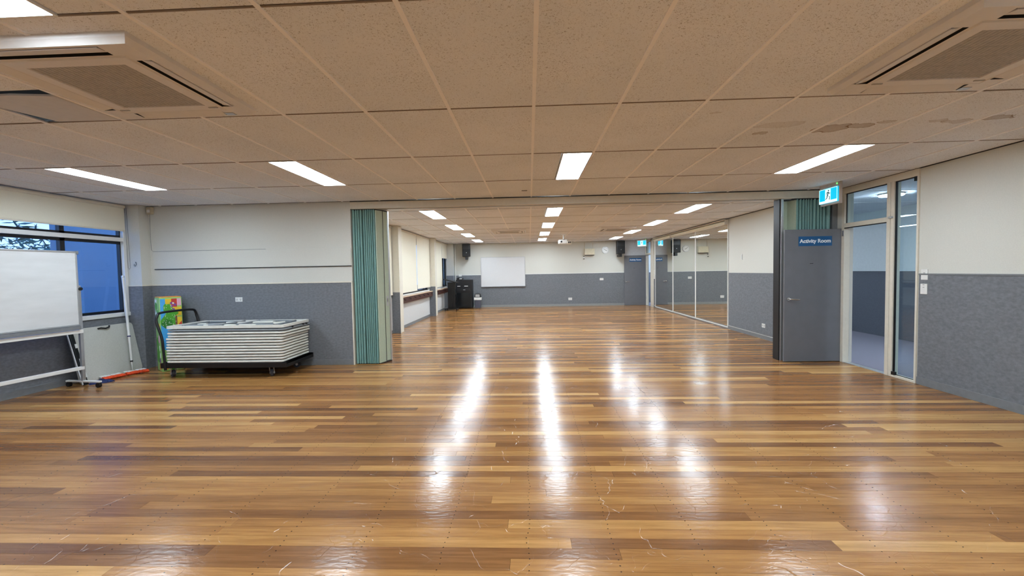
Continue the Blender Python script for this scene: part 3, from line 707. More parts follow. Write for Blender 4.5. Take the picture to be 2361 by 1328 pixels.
# ------------------------------------------------------------------ exit signs
def exit_sign(loc, rz, label):
    t = thing('exit_sign', label, 'exit sign', loc, rz, 'lit green-blue running man exit signs')
    # local: face looks to -y, hangs below z=0
    MB().box(-.185, .185, .0, .045, -.30, 0).box(-.185, .185, -.012, 0, -.055, -.0).build('housing', [mat('exit_housing', (190, 178, 168), .5)], t, bevel=.003)
    MB().box(-.178, .178, -.02, 0, -.27, -.068).build('lit_panel', ['exitblue'], t)
    w = MB()
    w.box(-.178, .178, -.022, -.02, -.074, -.068).box(-.178, .178, -.022, -.02, -.27, -.262).box(-.178, -.172, -.022, -.02, -.262, -.074).box(.172, .178, -.022, -.02, -.262, -.074)
    w.box(-.055, .05, -.022, -.02, -.24, -.08).box(-.172, .172, -.0215, -.02, -.262, -.236)
    w.build('white_pictogram', ['exitwhite'], t)
    rm = MB(); yy0, yy1 = -.024, -.022
    rm.disc((.012, -.023, -.10), .011, 'y', .002, 14)
    for p in ([(.004, -.115), (.018, -.12), (.0, -.175), (-.018, -.168)], [(.0, -.17), (-.006, -.16), (.03, -.19), (.024, -.228), (.036, -.228), (.042, -.186)], [(-.018, -.168), (-.004, -.175), (-.014, -.205), (-.045, -.222), (-.048, -.213), (-.026, -.198)],
              [(.014, -.122), (.012, -.134), (.034, -.148), (.05, -.136), (.046, -.13), (.034, -.138)], [(.004, -.116), (.006, -.128), (-.018, -.13), (-.024, -.15), (-.032, -.148), (-.024, -.12)]):
        rm.prism(p, yy0, yy1, 'y')
    rm.build('running_figure', [mat('exit_dark', (0, 60, 80), .5)], t)
    MB().sph((.165, -.016, -.03), .009, 0, 10).build('indicator', ['led'], t)
    return t
exit_sign((4.262, 6.16, HC), -PI/2, 'lit running man exit sign hanging above the near doorway')
exit_sign((4.36, 16.4, HC), -PI/4, 'small distant lit exit sign above the far door')

# ------------------------------------------------------------------ far end wall objects
t = thing('wall_whiteboard', 'blank white board mounted on the far end wall', 'whiteboard', (-1.075, YB-.006, 1.455))
MB().box(-.90, .90, -.014, 0, -.585, .585).build('writing_surface', ['board'], t)
f = MB()
for q in ((-.91, .91, .585, .6), (-.91, .91, -.6, -.585), (-.91, -.895, -.585, .585), (.895, .91, -.585, .585)): f.box(q[0], q[1], -.022, 0, q[2], q[3])
f.build('frame', ['alu'], t, bevel=.002)
MB().box(-.9, .9, -.07, 0, -.612, -.6).build('pen_tray', ['alu'], t)
def speaker(x, yaw_, label):
    t = thing('wall_speaker', label, 'speaker', (x, YB-.30, 2.08), yaw_, 'black loudspeakers on the far wall')
    pts = [(-.165, -.17), (-.14, -.19), (.14, -.19), (.165, -.17), (.115, .17), (-.115, .17)]
    MB().prism(pts, 0, .51).build('cabinet', ['blackp'], t, bevel=.012, seg=3)
    MB().box(-.15, .15, -.197, -.185, .02, .30).build('grille', [mat('speaker_grille', (10, 10, 12), .7, bump=1, bscale=900)], t, bevel=.006)
    h = MB().prism([(-.13, .33), (.13, .33), (.13, .48), (-.13, .48)], -.192, -.186, 'y'); h.prism([(-.09, .355), (.09, .355), (.11, .455), (-.11, .455)], -.196, -.191, 'y'); h.build('horn', ['blackp'], t, bevel=.003)
    MB().disc((0, -.2, .16), .014, 'y', .006, 14).build('badge', ['alu'], t)
    MB().box(-.05, .05, -.14, .10, -.12, .0).box(-.04, .04, .05, .30, -.11, -.04).build('bracket', ['black'], t, bevel=.004)
    return t
speaker(-2.52, .12, 'black wall speaker at left of the whiteboard')
speaker(3.62, .05, 'black wall speaker at right beside the far door')
t = thing('wall_clock', 'round white wall clock with black hands between box and speaker', 'clock', (3.1, YB, 2.25))
MB().disc((0, -.02, 0), .135, 'y', .04, 40).build('rim', ['alu'], t, smooth=True)
MB().disc((0, -.042, 0), .122, 'y', .006, 40).build('face', ['white'], t)
h = MB()
for k in range(12):
    a = k*PI/6; h.xf = Matrix.Rotation(a, 4, 'Y'); h.box(-.003, .003, -.047, -.0445, .095, .115)
h.xf = None; h.build('hour_marks', ['blackp'], t)
for nm, a, l_, w_ in (('hour_hand', math.radians(118), .06, .007), ('minute_hand', math.radians(-55), .085, .005)):
    h = MB(); h.xf = Matrix.Rotation(a, 4, 'Y'); h.box(-w_, w_, -.051, -.048, -.015, l_); h.build(nm, ['blackp'], t)
t = thing('wall_box', 'cream electrical box high on the far wall with two conduits above', 'box', (2.45, YB, 2.195))
MB().box(-.2, .2, -.14, 0, -.125, .125).build('case', [mat('box_cream', (214, 206, 180), .5)], t, bevel=.008)
MB().box(-.19, .19, -.135, 0, -.145, -.125).build('bottom_vent', ['blackp'], t)
for xx in (-.185, .15): MB().tube([(xx, -.02, .12), (xx, -.02, .41)], .012, 8).build('conduit', ['cream'], t)
t = thing('key_switch', 'small dark knob switch hanging below the cream wall box', 'switch', (2.23, YB, 1.95))
MB().box(-.035, .035, -.03, 0, -.06, .03).build('plate', ['white'], t, bevel=.004); MB().sph((0, -.035, -.03), .022, 0, 10).build('knob', ['blackp'], t); MB().box(-.02, .02, -.02, 0, .05, .075).build('tab', ['blackp'], t)
MB().tube([(-3.03, YB-.05, .55), (-3.03, YB-.05, 2.615)], .022, 12).build('conduit_pipe', ['white'], smooth=True)
tag(bpy.data.objects['conduit_pipe'], 'white vertical pipe in the far left corner', 'pipe')
# projector
t = thing('projector', 'white ceiling mounted projector in the far room with angled arm', 'projector', (1.13, 13.72, HC))
MB().box(-.07, .07, -.05, .05, -.015, 0).build('ceiling_plate', ['white'], t)
MB().tube([(0, 0, -.01), (0, 0, -.14)], .022, 12).build('drop_pole', ['white'], t, smooth=True)
MB().tube([(0, 0, -.13), (.05, -.02, -.19), (.13, -.04, -.25)], .014, 8).build('arm', ['blackp'], t)
MB().box(-.17, .12, -.15, .12, -.30, -.17).build('case', ['white'], t, bevel=.03, seg=4)
MB().box(.10, .24, -.14, .10, -.31, -.21).build('side_housing', ['cream'], t, bevel=.012)
MB().box(.14, .18, -.146, -.14, -.29, -.23).box(.195, .225, -.146, -.14, -.29, -.23).build('vent', ['blackp'], t)
MB().disc((-.08, -.155, -.235), .03, 'y', .012, 16).build('lens', ['blackp'], t)
# black cabinet in the corner
t = thing('equipment_cabinet', 'tall black equipment cabinet in the far left corner', 'cabinet', (-2.63, 16.95, 0))
MB().box(-.32, .32, -.24, .24, .03, 1.155).build('body', ['blackp'], t, bevel=.01)
MB().box(-.28, .26, -.255, -.24, .08, .64).build('door', [mat('smoked_panel', (26, 28, 30), .2)], t, bevel=.004)
MB().box(-.28, .26, -.252, -.24, .70, .80).build('drawer', [mat('drawer_black', (34, 35, 37), .35)], t, bevel=.003)
MB().box(-.02, .06, -.262, -.252, .745, .765).build('drawer_handle', ['alu'], t)
for a, b in ((-.26, -.14), (.02, .17)): MB().box(a, b, -.246, -.24, .89, .915).build('bright_label', ['white'], t)
for sx_ in (-.28, .28):
    for sy_ in (-.2, .2): MB().disc((sx_, sy_, .018), .018, 'x', .02, 12).build('castor', ['rubber'], t)
t = thing('document_camera', 'small black desktop device with white label on the cabinet top', 'device', (-2.80, 16.85, 1.155))
MB().box(-.12, .12, -.10, .10, 0, .07).build('base', ['blackp'], t, bevel=.01); MB().box(-.01, .1, -.105, -.0995, .03, .06).build('label_strip', ['white'], t); MB().box(-.09, -.0, -.05, .05, .07, .1).build('head', ['blackp'], t, bevel=.01)
MB().tube([(-.24, -.0, -.0), (-.24, 0, .55)], .009, 8).build('antenna', ['alu'], t)
plate('light_switch', 'white switch on the dado line above the corner cabinet', 'switch', (-2.98+.14, YB-.010, 1.34), 0, .12, .1, swz, None)
# lectern stand on castors
t = thing('presentation_stand', 'black rolling presentation stand with tilted top beside the blinds', 'stand', (-2.98, 15.95, 0))
MB().box(-.15, .13, -.02, .14, .08, 1.08).build('column', ['black'], t, bevel=.01)
tp = MB(); tp.xf = Matrix.Translation((0, -.02, 1.13)) @ Matrix.Rotation(math.radians(14), 4, 'Y') @ Matrix.Rotation(math.radians(-10), 4, 'Z'); tp.box(-.26, .26, -.17, .2, -.018, .018); tp.build('top', ['blackp'], t, bevel=.006)
bb = MB().box(-.28, .26, -.04, .04, .045, .08).box(-.24, -.18, -.22, .2, .045, .08).box(.18, .24, -.22, .2, .045, .08).build('base', ['black'], t, bevel=.006)
for sx_ in (-.21, .21):
    for sy_ in (-.2, .18): MB().disc((sx_, sy_, .027), .027, 'x', .03, 12).build('castor', ['blackp'], t)
MB().tube([(.03, -.05, .9), (.06, -.09, .6), (.02, -.08, .3), (.0, -.05, .1)], .007, 6).build('cable', ['blackp'], t)
# bin
t = thing('rubbish_bin', 'small grey swing top bin with white liner beside the cabinet', 'bin', (-2.09, 16.86, 0))
MB().prism([(-.115, -.09), (.115, -.09), (.115, .09), (-.115, .09)], 0, .33).build('bucket', ['bin'], t, bevel=.02, seg=3)
MB().prism([(-.145, -.115), (.145, -.115), (.15, .115), (-.145, .115)], .33, .435).build('liner', ['liner'], t, bevel=.01)
MB().prism([(-.13, .435), (.13, .435), (.115, .555), (.08, .585), (-.08, .585), (-.115, .555)], -.10, .10, 'y').build('lid', ['blackp'], t, bevel=.01)
MB().prism([(-.09, .455), (.09, .455), (.08, .56), (-.08, .56)], -.106, -.1, 'y').build('swing_flap', ['alu'], t)

# ------------------------------------------------------------------ stacked folding tables on a trolley
TX0, TX1, TY0, TY1, TZ = -5.27, -3.53, 5.80, 6.54, .225
cx, cy = (TX0+TX1)/2, (TY0+TY1)/2; hx, hy = (TX1-TX0)/2, (TY1-TY0)/2
def rrect(hx, hy, r, n=5):
    p = []
    for sx_, sy_, a0 in ((1, 1, 0), (-1, 1, PI/2), (-1, -1, PI), (1, -1, 3*PI/2)):
        for k in range(n+1):
            a = a0+PI/2*k/n; p.append((sx_*(hx-r)+r*math.cos(a), sy_*(hy-r)+r*math.sin(a)))
    return p
TH = .0300; PITCH = .0412
def table(z, mt, label, dx=0, dy=0, rz=0):
    t = thing('folding_table', label, 'table', (cx+dx, cy+dy, z), rz, 'folding tables stacked on the trolley')
    mb = MB(); outer = rrect(hx, hy, .045); n = len(outer)
    mb.prism(outer, 0, TH-.003); mb.build('tabletop', [mt], t, bevel=.008, seg=2)
    return t
base_t = table(TZ, 'tablew', 'white folding table at the very bottom of the stack, on the trolley bed')
leg = MB().box(-hx+.12, hx-.12, -hy+.05, -hy+.075, TH-.004, PITCH).box(-hx+.12, hx-.12, hy-.075, hy-.05, TH-.004, PITCH).build('folded_frame', ['tableg'], base_t)
ords = ['second', 'third', 'fourth', 'fifth', 'sixth', 'seventh', 'eighth', 'ninth', 'tenth', 'eleventh']
for k in range(10):
    dx = random.uniform(-.006, .006) - .004; dx += .03 if k >= 8 else 0
    dup(base_t, (cx+dx, cy+random.uniform(-.005, .005), TZ+PITCH*(k+1)), 'white folding table in the trolley stack, %s from the bottom' % ords[k], rz=random.uniform(-.003, .003))
gt = table(TZ+PITCH*11, 'tableg', 'grey folding table just under the topmost table of the stack', .03)
MB().box(-hx+.12, hx-.12, -hy+.05, -hy+.075, TH-.004, PITCH).build('folded_frame', ['blackp'], gt)
for xx in (-.2, .55, hx-.1): MB().box(hx-.012, hx+.004, -hy+.2+(xx+.2)*.4, -hy+.24+(xx+.2)*.4, TH-.012, PITCH).build('latch', ['blackp'], gt)
# top one upside down
zt = TZ+PITCH*12
t = thing('folding_table', 'topmost folding table, upside down showing its folded legs', 'table', (cx+.015, cy, zt), .0, 'folding tables stacked on the trolley')
mb = MB(); o_ = rrect(hx, hy, .045); i_ = rrect(hx-.045, hy-.045, .02); n = len(o_)
vs = [(p[0], p[1], 0) for p in o_]+[(p[0], p[1], .038) for p in o_]+[(p[0], p[1], .038) for p in i_]+[(p[0], p[1], .012) for p in i_]
fs = [tuple(range(n))[::-1]]
for lv in range(3): fs += [(lv*n+i, lv*n+(i+1) % n, (lv+1)*n+(i+1) % n, (lv+1)*n+i) for i in range(n)]
mb._add(vs, fs, 0); mb.build('rim', ['tablew'], t)
MB().prism(i_, .010, .0125).build('underside', [mat('underside_grey', (112, 120, 126), .6, var=.35, scale=18)], t)
for sx_ in (-1, 1):
    lg = MB()
    lg.tube([(sx_*.70, -.26, .03), (sx_*.70, .26, .03)], .013, 8)
    lg.tube([(sx_*.66, -.24, .03), (sx_*.12, -.20, .034)], .013, 8).tube([(sx_*.66, .24, .03), (sx_*.12, .20, .034)], .013, 8)
    lg.tube([(sx_*.12, -.26, .036), (sx_*.12, .26, .036)], .014, 8)
    lg.build('folded_leg', ['tableg'], t)
for k, (a, b, c, d, r) in enumerate(((-.42, -.12, -.24, -.06, .3), (-.08, .42, -.26, -.17, .05), (-.3, .1, .05, .13, -.1), (.02, .42, .06, .2, .15), (.5, .66, -.05, .1, .5), (-.62, -.5, -.1, 0, .2))):
    b_ = MB(); b_.xf = Matrix.Translation(((a+b)/2, (c+d)/2, .026)) @ Matrix.Rotation(r, 4, 'Z'); b_.box(-(b-a)/2, (b-a)/2, -(d-c)/2*.6, (d-c)/2*.6, -.012, .014); b_.build('white_bracket', ['tablew'], t, bevel=.004)
# trolley
t = thing('table_trolley', 'black platform trolley carrying the stacked tables', 'trolley', (cx, cy, 0))
bed = MB(); bx0, bx1 = -hx-.075, hx+.05
bed.box(bx0, bx1, -hy-.005, -hy+.045, .150, .222).box(bx0, bx1, hy-.045, hy+.005, .150, .222).box(bx0, bx0+.05, -hy+.045, hy-.045, .150, .222).box(bx1-.05, bx1, -hy+.045, hy-.045, .150, .222)
bed.box(bx0, bx1, -hy, hy, .20, .222); bed.build('bed', ['black'], t, bevel=.003)
hoop = [(bx0+.07, -hy-.0, .12), (bx0+.05, -hy, .45), (bx0+.035, -hy, .6), (bx0-.03, -hy-.0, .82), (bx0-.035, -hy+.02, .9), (bx0-.04, -hy+.08, .945), (bx0-.04, 0, .955), (bx0-.04, hy-.08, .945), (bx0-.035, hy-.02, .9), (bx0-.03, hy, .82), (bx0+.035, hy, .6), (bx0+.05, hy, .45), (bx0+.07, hy, .12)]
# smooth the hoop
hp = []
for i in range(len(hoop)-1):
    p0, p1, p2, p3 = [Vector(hoop[max(0, min(len(hoop)-1, i+k))]) for k in (-1, 0, 1, 2)]
    for s_ in range(4):
        q = s_/4; hp.append(.5*((2*p1)+(p2-p0)*q+(2*p0-5*p1+4*p2-p3)*q*q+(-p0+3*p1-3*p2+p3)*q**3))
hp.append(Vector(hoop[-1])); MB().tube(hp, .0175, 12).build('push_handle', ['black'], t, smooth=True)
def castor(x, y, rz, nm='castor'):
    c = MB(); c.xf = Matrix.Translation((x, y, 0)) @ Matrix.Rotation(rz, 4, 'Z')
    c.box(-.045, .045, -.035, .035, .148, .156).prism([(-.01, .15), (.035, .15), (.055, .055), (.035, .05)], -.03, -.026, 'y').prism([(-.01, .15), (.035, .15), (.055, .055), (.035, .05)], .026, .03, 'y')
    o = c.build(nm, ['alu'], t)
    w = MB(); w.xf = Matrix.Translation((x, y, 0)) @ Matrix.Rotation(rz, 4, 'Z'); w.disc((.045, 0, .052), .052, 'y', .034, 24); w.build('wheel', ['rubber'], o, smooth=True)
    w = MB(); w.xf = Matrix.Translation((x, y, 0)) @ Matrix.Rotation(rz, 4, 'Z'); w.disc((.045, 0, .052), .018, 'y', .064, 14); w.build('hub', ['alu'], o)
for px, py, rz in ((bx0+.12, -hy+.09, 2.6), (hx-.22, -hy+.07, 1.9), (bx0+.12, hy-.09, .6), (hx-.22, hy-.09, .3)): castor(px, py, rz)

# ------------------------------------------------------------------ printed play mat bundle
a_ = math.atan2(.8, .6)
t = thing('play_mat', 'folded colourful children\'s play mat standing upright behind the trolley', 'play mat', (-5.69, 6.2, 0), a_)
w_, d_, h_ = .285, .285, 1.15      # local x along the front face, +y goes back-left
MB().box(0, w_, 0, d_, 0, h_).build('foam_block', ['c_lgreen'], t, bevel=.012, seg=3)
MB().box(.006, w_-.006, .006, d_-.006, h_, h_+.012).build('top_edge', ['c_orange'], t, bevel=.004)
def blob(cx_, cz, rx, rz_, n=18, wob=.12, seed=0):
    rr = random.Random(seed); ph = [rr.uniform(0, 6) for _ in range(3)]
    return [(cx_+rx*math.cos(2*PI*k/n)*(1+wob*math.sin(3*2*PI*k/n+ph[0])), cz+rz_*math.sin(2*PI*k/n)*(1+wob*math.sin(5*2*PI*k/n+ph[1]))) for k in range(n)]
pr_m = ['c_blue', 'c_green', 'c_dgreen', 'c_lgreen', 'c_yellow', 'c_red', 'c_purple', 'c_pink', 'c_white', 'c_brown', 'c_orange']
ix = {q: i for i, q in enumerate(pr_m)}
pm = MB(); lay = [0]
def dec(pts, c): 
    lay[0] += 1; e_ = .0006*lay[0]**.5; pm.prism(pts, -.0006-e_, .001, 'y', ix[c])
R_ = lambda a, b, c, d: [(a, c), (b, c), (b, d), (a, d)]
w0, w1_ = .012, w_-.012
dec(R_(w0, .075, .62, 1.13), 'c_blue'); dec(R_(.075, .15, .98, 1.13), 'c_yellow'); dec(R_(.15, .22, 1.0, 1.13), 'c_red'); dec(R_(.22, w1_, 1.02, 1.13), 'c_pink')
dec(R_(.13, w1_, .86, 1.0), 'c_yellow'); dec(R_(w0, w1_, .30, .66), 'c_blue'); dec(R_(w0, w1_, .02, .34), 'c_lgreen')
dec(blob(.10, .98, .058, .075, seed=3), 'c_green'); dec(blob(.115, .79, .10, .11, seed=5), 'c_green'); dec(blob(.09, .74, .07, .07, seed=6), 'c_dgreen')
dec(blob(.17, .90, .06, .04, seed=8), 'c_green'); dec(R_(.19, .215, .7, .86), 'c_brown'); dec(R_(.215, w1_, .72, .84), 'c_yellow'); dec([(.205, .69), (w1_, .78), (w1_, .64), (.205, .64)], 'c_red')
for q in ((.15, 1.06, .018), (.155, 1.015, .016), (.195, 1.035, .018), (.175, .965, .016), (.165, .93, .013)): dec(blob(q[0], q[1], q[2], q[2]*1.1, seed=int(q[0]*1000)), 'c_purple')
dec(blob(.172, 1.06, .012, .014, seed=1), 'c_white'); dec(blob(.17, .70, .016, .022, seed=2), 'c_pink')
dec(blob(.2, .2, .07, .1, seed=12), 'c_green'); dec(blob(.05, .06, .04, .035, seed=13), 'c_orange'); dec(blob(.15, .07, .07, .05, seed=14), 'c_dgreen')
rr = random.Random(4)
for k in range(46):
    gx_, gz = rr.uniform(.03, .2), rr.uniform(.69, .88)
    if k % 3 == 0: gx_, gz = rr.uniform(.055, .15), rr.uniform(.92, 1.04)
    if k % 7 == 0: gx_, gz = rr.uniform(.14, .26), rr.uniform(.1, .28)
    dec(blob(gx_, gz, .0045, .005, n=6, wob=0), 'c_white')
pm.build('front_print', pr_m, t)
pm = MB(); lay = [0]
def dec2(pts, c):
    lay[0] += 1; e_ = .0006*lay[0]**.5; pm.prism(pts, -.0006-e_, .001, 'x', ix[c])
# print on the left side face (local x = 0), coordinates along local y
for a, b, c, d, q in ((.15, .27, .7, .85, 'c_blue'), (.02, .12, .60, .75, 'c_yellow'), (.02, .14, .03, .1, 'c_orange'), (.03, .11, .1, .14, 'c_red'), (.15, .27, .88, 1.12, 'c_white')):
    dec2(R_(a, b, c, d), q)
for q in ((.2, 1.0, .06, .08, 'c_green'), (.1, .9, .05, .06, 'c_green'), (.1, .5, .045, .06, 'c_pink'), (.2, .45, .06, .08, 'c_green'), (.18, .25, .07, .12, 'c_green'), (.08, .36, .02, .04, 'c_white'), (.06, .25, .02, .04, 'c_white'), (.07, .62, .015, .03, 'c_dgreen'), (.09, .17, .03, .04, 'c_purple')):
    dec2(blob(q[0], q[1], q[2], q[3], seed=int(q[1]*100)), q[4])
pm.build('side_print', pr_m, t)

# ------------------------------------------------------------------ mobile whiteboard
ang = math.atan2(-(-6.13+6.05), (4.64-5.38)*-1)   # board plane leans from the y axis
bd = Vector((-6.13+6.05, 4.64-5.38, 0)).normalized()
t = thing('mobile_whiteboard', 'large whiteboard on a pale rolling stand before the window', 'whiteboard', (-6.05, 5.38, 0), math.atan2(bd.y, bd.x))
# local x runs along the board towards the viewer, local +y = room side?
side = 1   # room side sign in local y
BL = 1.62
MB().box(.03, BL, .0, .022, .855, 1.815).build('writing_surface', [mat('smudged_whiteboard', (208, 209, 209), .25, var=.05, scale=2.2, stretch=(1, 1.2, 5))], t)
f = MB()
for q in ((.012, BL+.012, 1.812, 1.832), (.012, BL+.012, .838, .858), (.012, .032, .858, 1.812), (BL-.006, BL+.012, .858, 1.812)): f.box(q[0], q[1], -.006, .03, q[2], q[3])
f.build('frame', ['alu'], t, bevel=.003)
for cxx in (.012, BL+.012):
    MB().box(cxx-.016, cxx+.016, -.009, .034, 1.79, 1.836).build('corner_cap', ['skirt'], t, bevel=.003)
MB().box(.03, BL, .03, .055, .79, .835).build('lower_panel', ['skirt'], t)
MB().box(-.01, BL+.03, -.02, .035, .735, .785).build('tray_rail', ['white'], t, bevel=.004)
MB().box(-.01, BL+.03, -.02, .02, .24, .285).build('lower_rail', ['white'], t, bevel=.004)
for xx in (0.0, BL+.03):
    MB().box(xx-.018, xx+.018, -.018, .018, .07, 1.375).build('post', ['alu'], t, bevel=.003)
    MB().disc((xx, .03, 1.33), .022, 'y', .03, 16).build('pivot_knob', ['blackp'], t)
    ft = MB().box(xx-.02, xx+.02, -.27, .27, .068, .09).build('foot', ['white'], t, bevel=.004)
    for yy in (-.24, .24):
        MB().disc((xx, yy, .032), .032, 'x', .034, 18).box(xx-.012, xx+.012, yy-.012, yy+.012, .05, .07).build('castor', ['blackp'], t)

# ------------------------------------------------------------------ leaning table, black frame, pole, orange strip
def lean(name, label, cat, y0, y1, xb, xt, zt):
    t = thing(name, label, cat, (xb, (y0+y1)/2, 0)); L_ = math.hypot(xt-xb, zt); t.rotation_euler = (0, math.atan2(xt-xb, zt), 0); return t, L_, (y1-y0)/2
t, L_, h = lean('folding_table', 'pale grey folding table leaning upright under the window', 'table', 5.50, 6.44, -6.25, -6.395, .755)
pts = [(p[0], p[1]+L_/2) for p in rrect(h, L_/2, .05)]
MB().prism(pts, -.0, .022, 'x').build('tabletop', [mat('pale_top', (198, 198, 190), .5, var=.06, scale=70)], t, bevel=.004)
MB().tube([(.03, -.08, L_-.035), (.04, -.04, L_-.03), (.045, .02, L_-.045), (.04, .08, L_-.03), (.035, .09, L_-.01)], .011, 8).build('carry_handle', ['blackp'], t, smooth=True)
t, L_, h = lean('chair_frame', 'black and white edge frame leaning behind the whiteboard post', 'frame', 5.425, 5.495, -6.14, -6.34, .76)
MB().box(0, .03, -.012, .042, 0, L_).build('black_rail', ['black'], t, bevel=.004)
for k, (a, b) in enumerate(((.10, .17), (.30, .37), (.52, .58))): MB().box(.028, .038, .012, .045, a, b).build('white_clip', ['white'], t, bevel=.003)
MB().tube([(.02, -.03, 0.01), (.02, -.03, L_)], .011, 8).build('grey_tube', ['alu'], t)
# telescopic pole
p0, p1 = Vector((-6.19, 6.22, .035)), Vector((-6.375, 6.33, 1.50)); d = p1-p0
t = thing('telescopic_pole', 'white telescopic pole leaning against the window corner', 'pole', tuple(p0))
sg = lambda q: tuple(d*q)
MB().tube([sg(.0), sg(.09)], [.004, .012], 10).build('tip', ['white'], t, smooth=True)
MB().tube([sg(.09), sg(.36)], .0145, 12).build('lower_tube', ['white'], t, smooth=True)
MB().tube([sg(.36), sg(.985)], .018, 12).build('upper_tube', ['white'], t, smooth=True)
MB().tube([sg(.085), sg(.10)], .019, 12).build('collar', ['blackp'], t); MB().tube([sg(.35), sg(.362)], .021, 12).build('collar', ['bluec'], t)
MB().tube([sg(.98), sg(1.0)], .02, 12).build('end_cap', ['alu'], t)
# orange strip: folded ladder net
def strip(name, label, pts, w, hgt):
    t = thing(name, label, 'agility ladder', tuple(pts[0]))
    P = [Vector(p)-Vector(pts[0]) for p in pts]; rr = random.Random(len(pts)+int(w*100))
    mb = MB(); vs = []; fs = []; N = 26; ringn = 8
    for i in range(N+1):
        q = i/N*(len(P)-1); a = min(int(q), len(P)-2); c = P[a].lerp(P[a+1], q-a); tg = (P[a+1]-P[a]).normalized(); nr = Vector((-tg.y, tg.x, 0))
        for k in range(ringn):
            an = 2*PI*k/ringn; ww = w/2*(1+rr.uniform(-.15, .15)); hh = hgt/2*(1+rr.uniform(-.25, .2))
            v = c + nr*ww*math.cos(an) + Vector((0, 0, hgt/2+hh*math.sin(an))); v.z = max(v.z, .002); vs.append(tuple(v))
    for i in range(N):
        for k in range(ringn): fs.append((i*ringn+k, i*ringn+(k+1) % ringn, (i+1)*ringn+(k+1) % ringn, (i+1)*ringn+k))
    fs += [tuple(range(ringn))[::-1], tuple(range(N*ringn, (N+1)*ringn))]
    mb._add(vs, fs, 0); mb.build('webbing', ['orange'], t, smooth=True)
    L_ = (P[-1]-P[0]).length; n = int(L_/.042)
    for i in range(n):
        q = (i+.5)/n; c = P[0].lerp(P[-1], q); tg = (P[-1]-P[0]).normalized(); b = MB(); b.xf = Matrix.Translation(c+Vector((-.025, 0, hgt))) @ Matrix.Rotation(math.atan2(tg.y, tg.x)+rr.uniform(-.25, .25), 4, 'Z') @ Matrix.Rotation(rr.uniform(-.1, .1), 4, 'X')
        b.box(-.019, .019, -.012, .052, -.012, .006); b.build('rung', ['liner'], t, bevel=.003)
strip('agility_ladder', 'orange webbing bundle with white rungs, left part beside the whiteboard foot', [(-6.15, 5.72, 0), (-6.10, 5.86, 0), (-6.08, 5.965, 0)], .11, .045)
strip('agility_ladder', 'orange webbing bundle with white rungs, right part reaching the play mat', [(-6.07, 5.99, 0), (-6.01, 6.12, 0), (-5.95, 6.23, 0)], .11, .05)
# dark blue cloth
rr = random.Random(9); mb = MB(); vs = []; fs = []; N, K = 10, 6
for i in range(N+1):
    for k in range(K+1):
        u, v = i/N-.5, k/K-.5; e_ = max(0, 1-(2*u)**2)*max(0, 1-(2*v)**2); vs.append((u*.26+rr.uniform(-.012, .012), v*.14+rr.uniform(-.01, .01), .003+e_**.5*(.04+rr.uniform(-.018, .018))))
for i in range(N):
    for k in range(K): a = i*(K+1)+k; fs.append((a, a+1, a+K+2, a+K+1))
mb._add(vs, fs, 0)
o = mb.build('blue_cloth', ['bluec'], None, (-6.04, 5.60, 0)); o.rotation_euler = (0, 0, .9)
o.modifiers.new('thick', 'SOLIDIFY').thickness = .003
tag(o, 'crumpled dark blue cloth on the floor beside the whiteboard castor', 'cloth')

# ------------------------------------------------------------------ hallway beyond the right wall
HX = 7.2
struct(MB().box(XR+T, HX+.1, 1.5, 18.6, -.10, 0).build('floor_hall', ['carpet']), 'grey hallway carpet')
struct(MB().box(XR, XR+T, 5.6, 6.5, -.10, -.0005).box(XR, XR+T, 16.1, YB, -.1, -.0005).build('trim_4', ['carpet']))
wh = wall('wall_hall', [(HX, HX+.1, 1.5, 18.6, 0, 2.58), (XR+T, HX, 1.4, 1.5, 0, 2.58), (XR+T, HX, 18.6, 18.7, 0, 2.58)], 'hallwall', 'hallway wall seen through the doorway')
MB().box(HX-.006, HX, 1.5, 18.6, 0, 1.31).build('dado_panel', ['halldado'], wh); MB().box(HX-.012, HX, 1.5, 18.6, 1.31, 1.33).build('dado_cap', ['halldado'], wh)
MB().box(XR+T, HX, 18.594, 18.6, 0, 1.31).build('dado_panel', ['halldado'], wh)
ch = struct(MB().box(XR+T, HX+.1, 1.4, 18.7, 2.58, 2.62).build('ceiling_hall', ['tile']), 'hallway ceiling')
for j in range(0, 14): MB().box(XR+T, HX, 1.81+1.2*j-.01, 1.81+1.2*j+.01, 2.576, 2.58).build('grid_bar', ['tbar'], ch)
h0 = None
for yy, lab in ((6.9, 'round hallway light seen through the glass above the near door'), (3.2, 'added hallway light nearest the viewer, hidden by the front room wall'), (11.4, 'added hallway light hidden beyond the mirrors'), (17.2, 'hallway light seen through the glass above the far door')):  # the two hidden lights are added to brighten the hallway
    if h0 is None:
        h0 = thing('hallway_light', lab, 'ceiling light', (5.72, yy, 2.58), 0, 'round hallway lights')
        MB().disc((0, 0, -.012), .165, 'z', .024, 32).build('base', ['white'], h0); MB().disc((0, 0, -.03), .15, 'z', .016, 32).build('diffuser', ['halllamp'], h0)
    else: dup(h0, (5.72, yy, 2.58), lab)

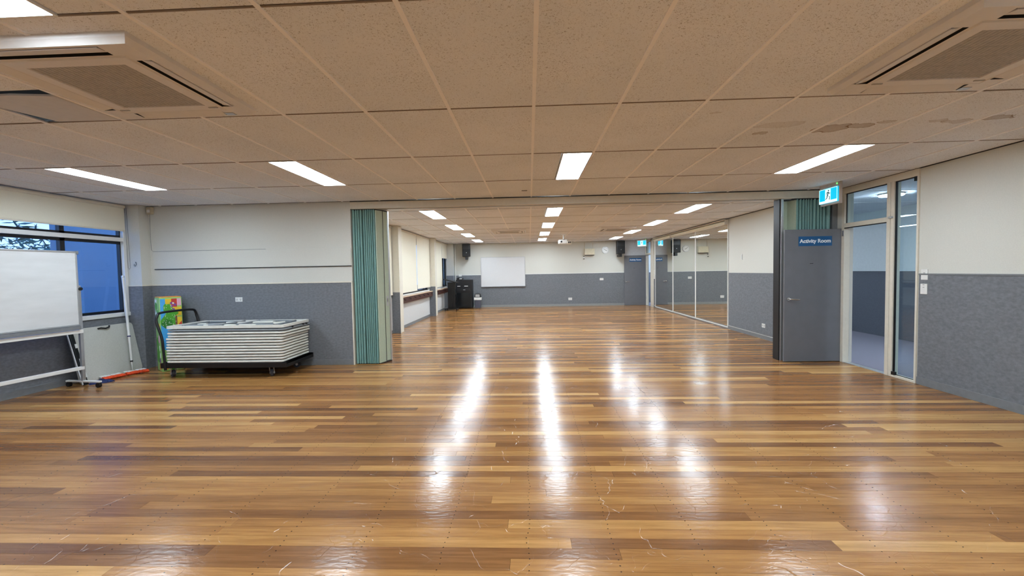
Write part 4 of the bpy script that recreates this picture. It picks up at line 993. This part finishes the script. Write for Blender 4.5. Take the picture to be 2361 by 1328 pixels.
# ------------------------------------------------------------------ outdoors
struct(MB().box(-60, XL-T-.01, -30, 60, -.5, -.25).box(XL-T-.01, XI-.13, 6.79, 60, -.5, -.25).build('outdoor_ground', ['ground']), 'ground outside the windows')
nb = thing('neighbour_building', 'plain rendered building wall seen through the right window pane', 'building', (-14, 12.6, -.25))
MB().box(-1, 0, 0, 9, 0, 6.2).build('wall', ['render'], nb); MB().box(-1.1, .15, -.15, 9.15, 6.2, 6.4).build('roof_edge', ['white'], nb)

def tree(x, y, hgt, r, lab, seed, palm=False):
    rr = random.Random(seed); t = thing('tree', lab, 'tree', (x, y, -.25), 0, 'trees outside the window')
    tk = MB(); tk.tube([(0, 0, 0), (rr.uniform(-.1, .1), 0, hgt*.4), (rr.uniform(-.2, .2), .1, hgt*.8)], [r, r*.75, r*.4], 8)
    for k in range(5):
        a = rr.uniform(0, 6.28); z0 = hgt*rr.uniform(.4, .75); tk.tube([(0, 0, z0), (math.cos(a)*.8, math.sin(a)*.8, z0+.6), (math.cos(a)*1.5, math.sin(a)*1.5, z0+1.3)], [r*.35, r*.2, r*.08], 6)
    tk.build('trunk', ['trunk'], t, smooth=True)
    lf = MB()
    for k in range(420):
        a = rr.uniform(0, 6.28); q = rr.uniform(0, 1)**.5*1.9; z = hgt*.62 + rr.uniform(-.9, 1.5)*(1-q/3)
        c = Vector((math.cos(a)*q, math.sin(a)*q, z)); L_ = rr.uniform(.12, .3)
        d1_ = Vector((rr.uniform(-1, 1), rr.uniform(-1, 1), rr.uniform(-.7, .4))).normalized()*L_; d2_ = Vector((rr.uniform(-1, 1), rr.uniform(-1, 1), rr.uniform(-1, 1))).normalized()*L_*.22
        lf._add([tuple(c-d1_), tuple(c+d2_), tuple(c+d1_), tuple(c-d2_)], [(0, 1, 2, 3)], 0)
    o = lf.build('foliage', ['leaf'], t); o['kind'] = 'stuff'
    return t
tree(-17, 11.6, 5.2, .14, 'tree with a pale thick trunk outside the left window pane', 1)
tree(-24, 20.2, 4.6, .10, 'bushy tree in the centre of the left window pane', 2)
tree(-19.5, 17.0, 3.6, .07, 'low tree right of centre in the left window pane', 3)
tree(-27, 17.0, 6.2, .12, 'tallest tree farthest outside the left window pane', 5)
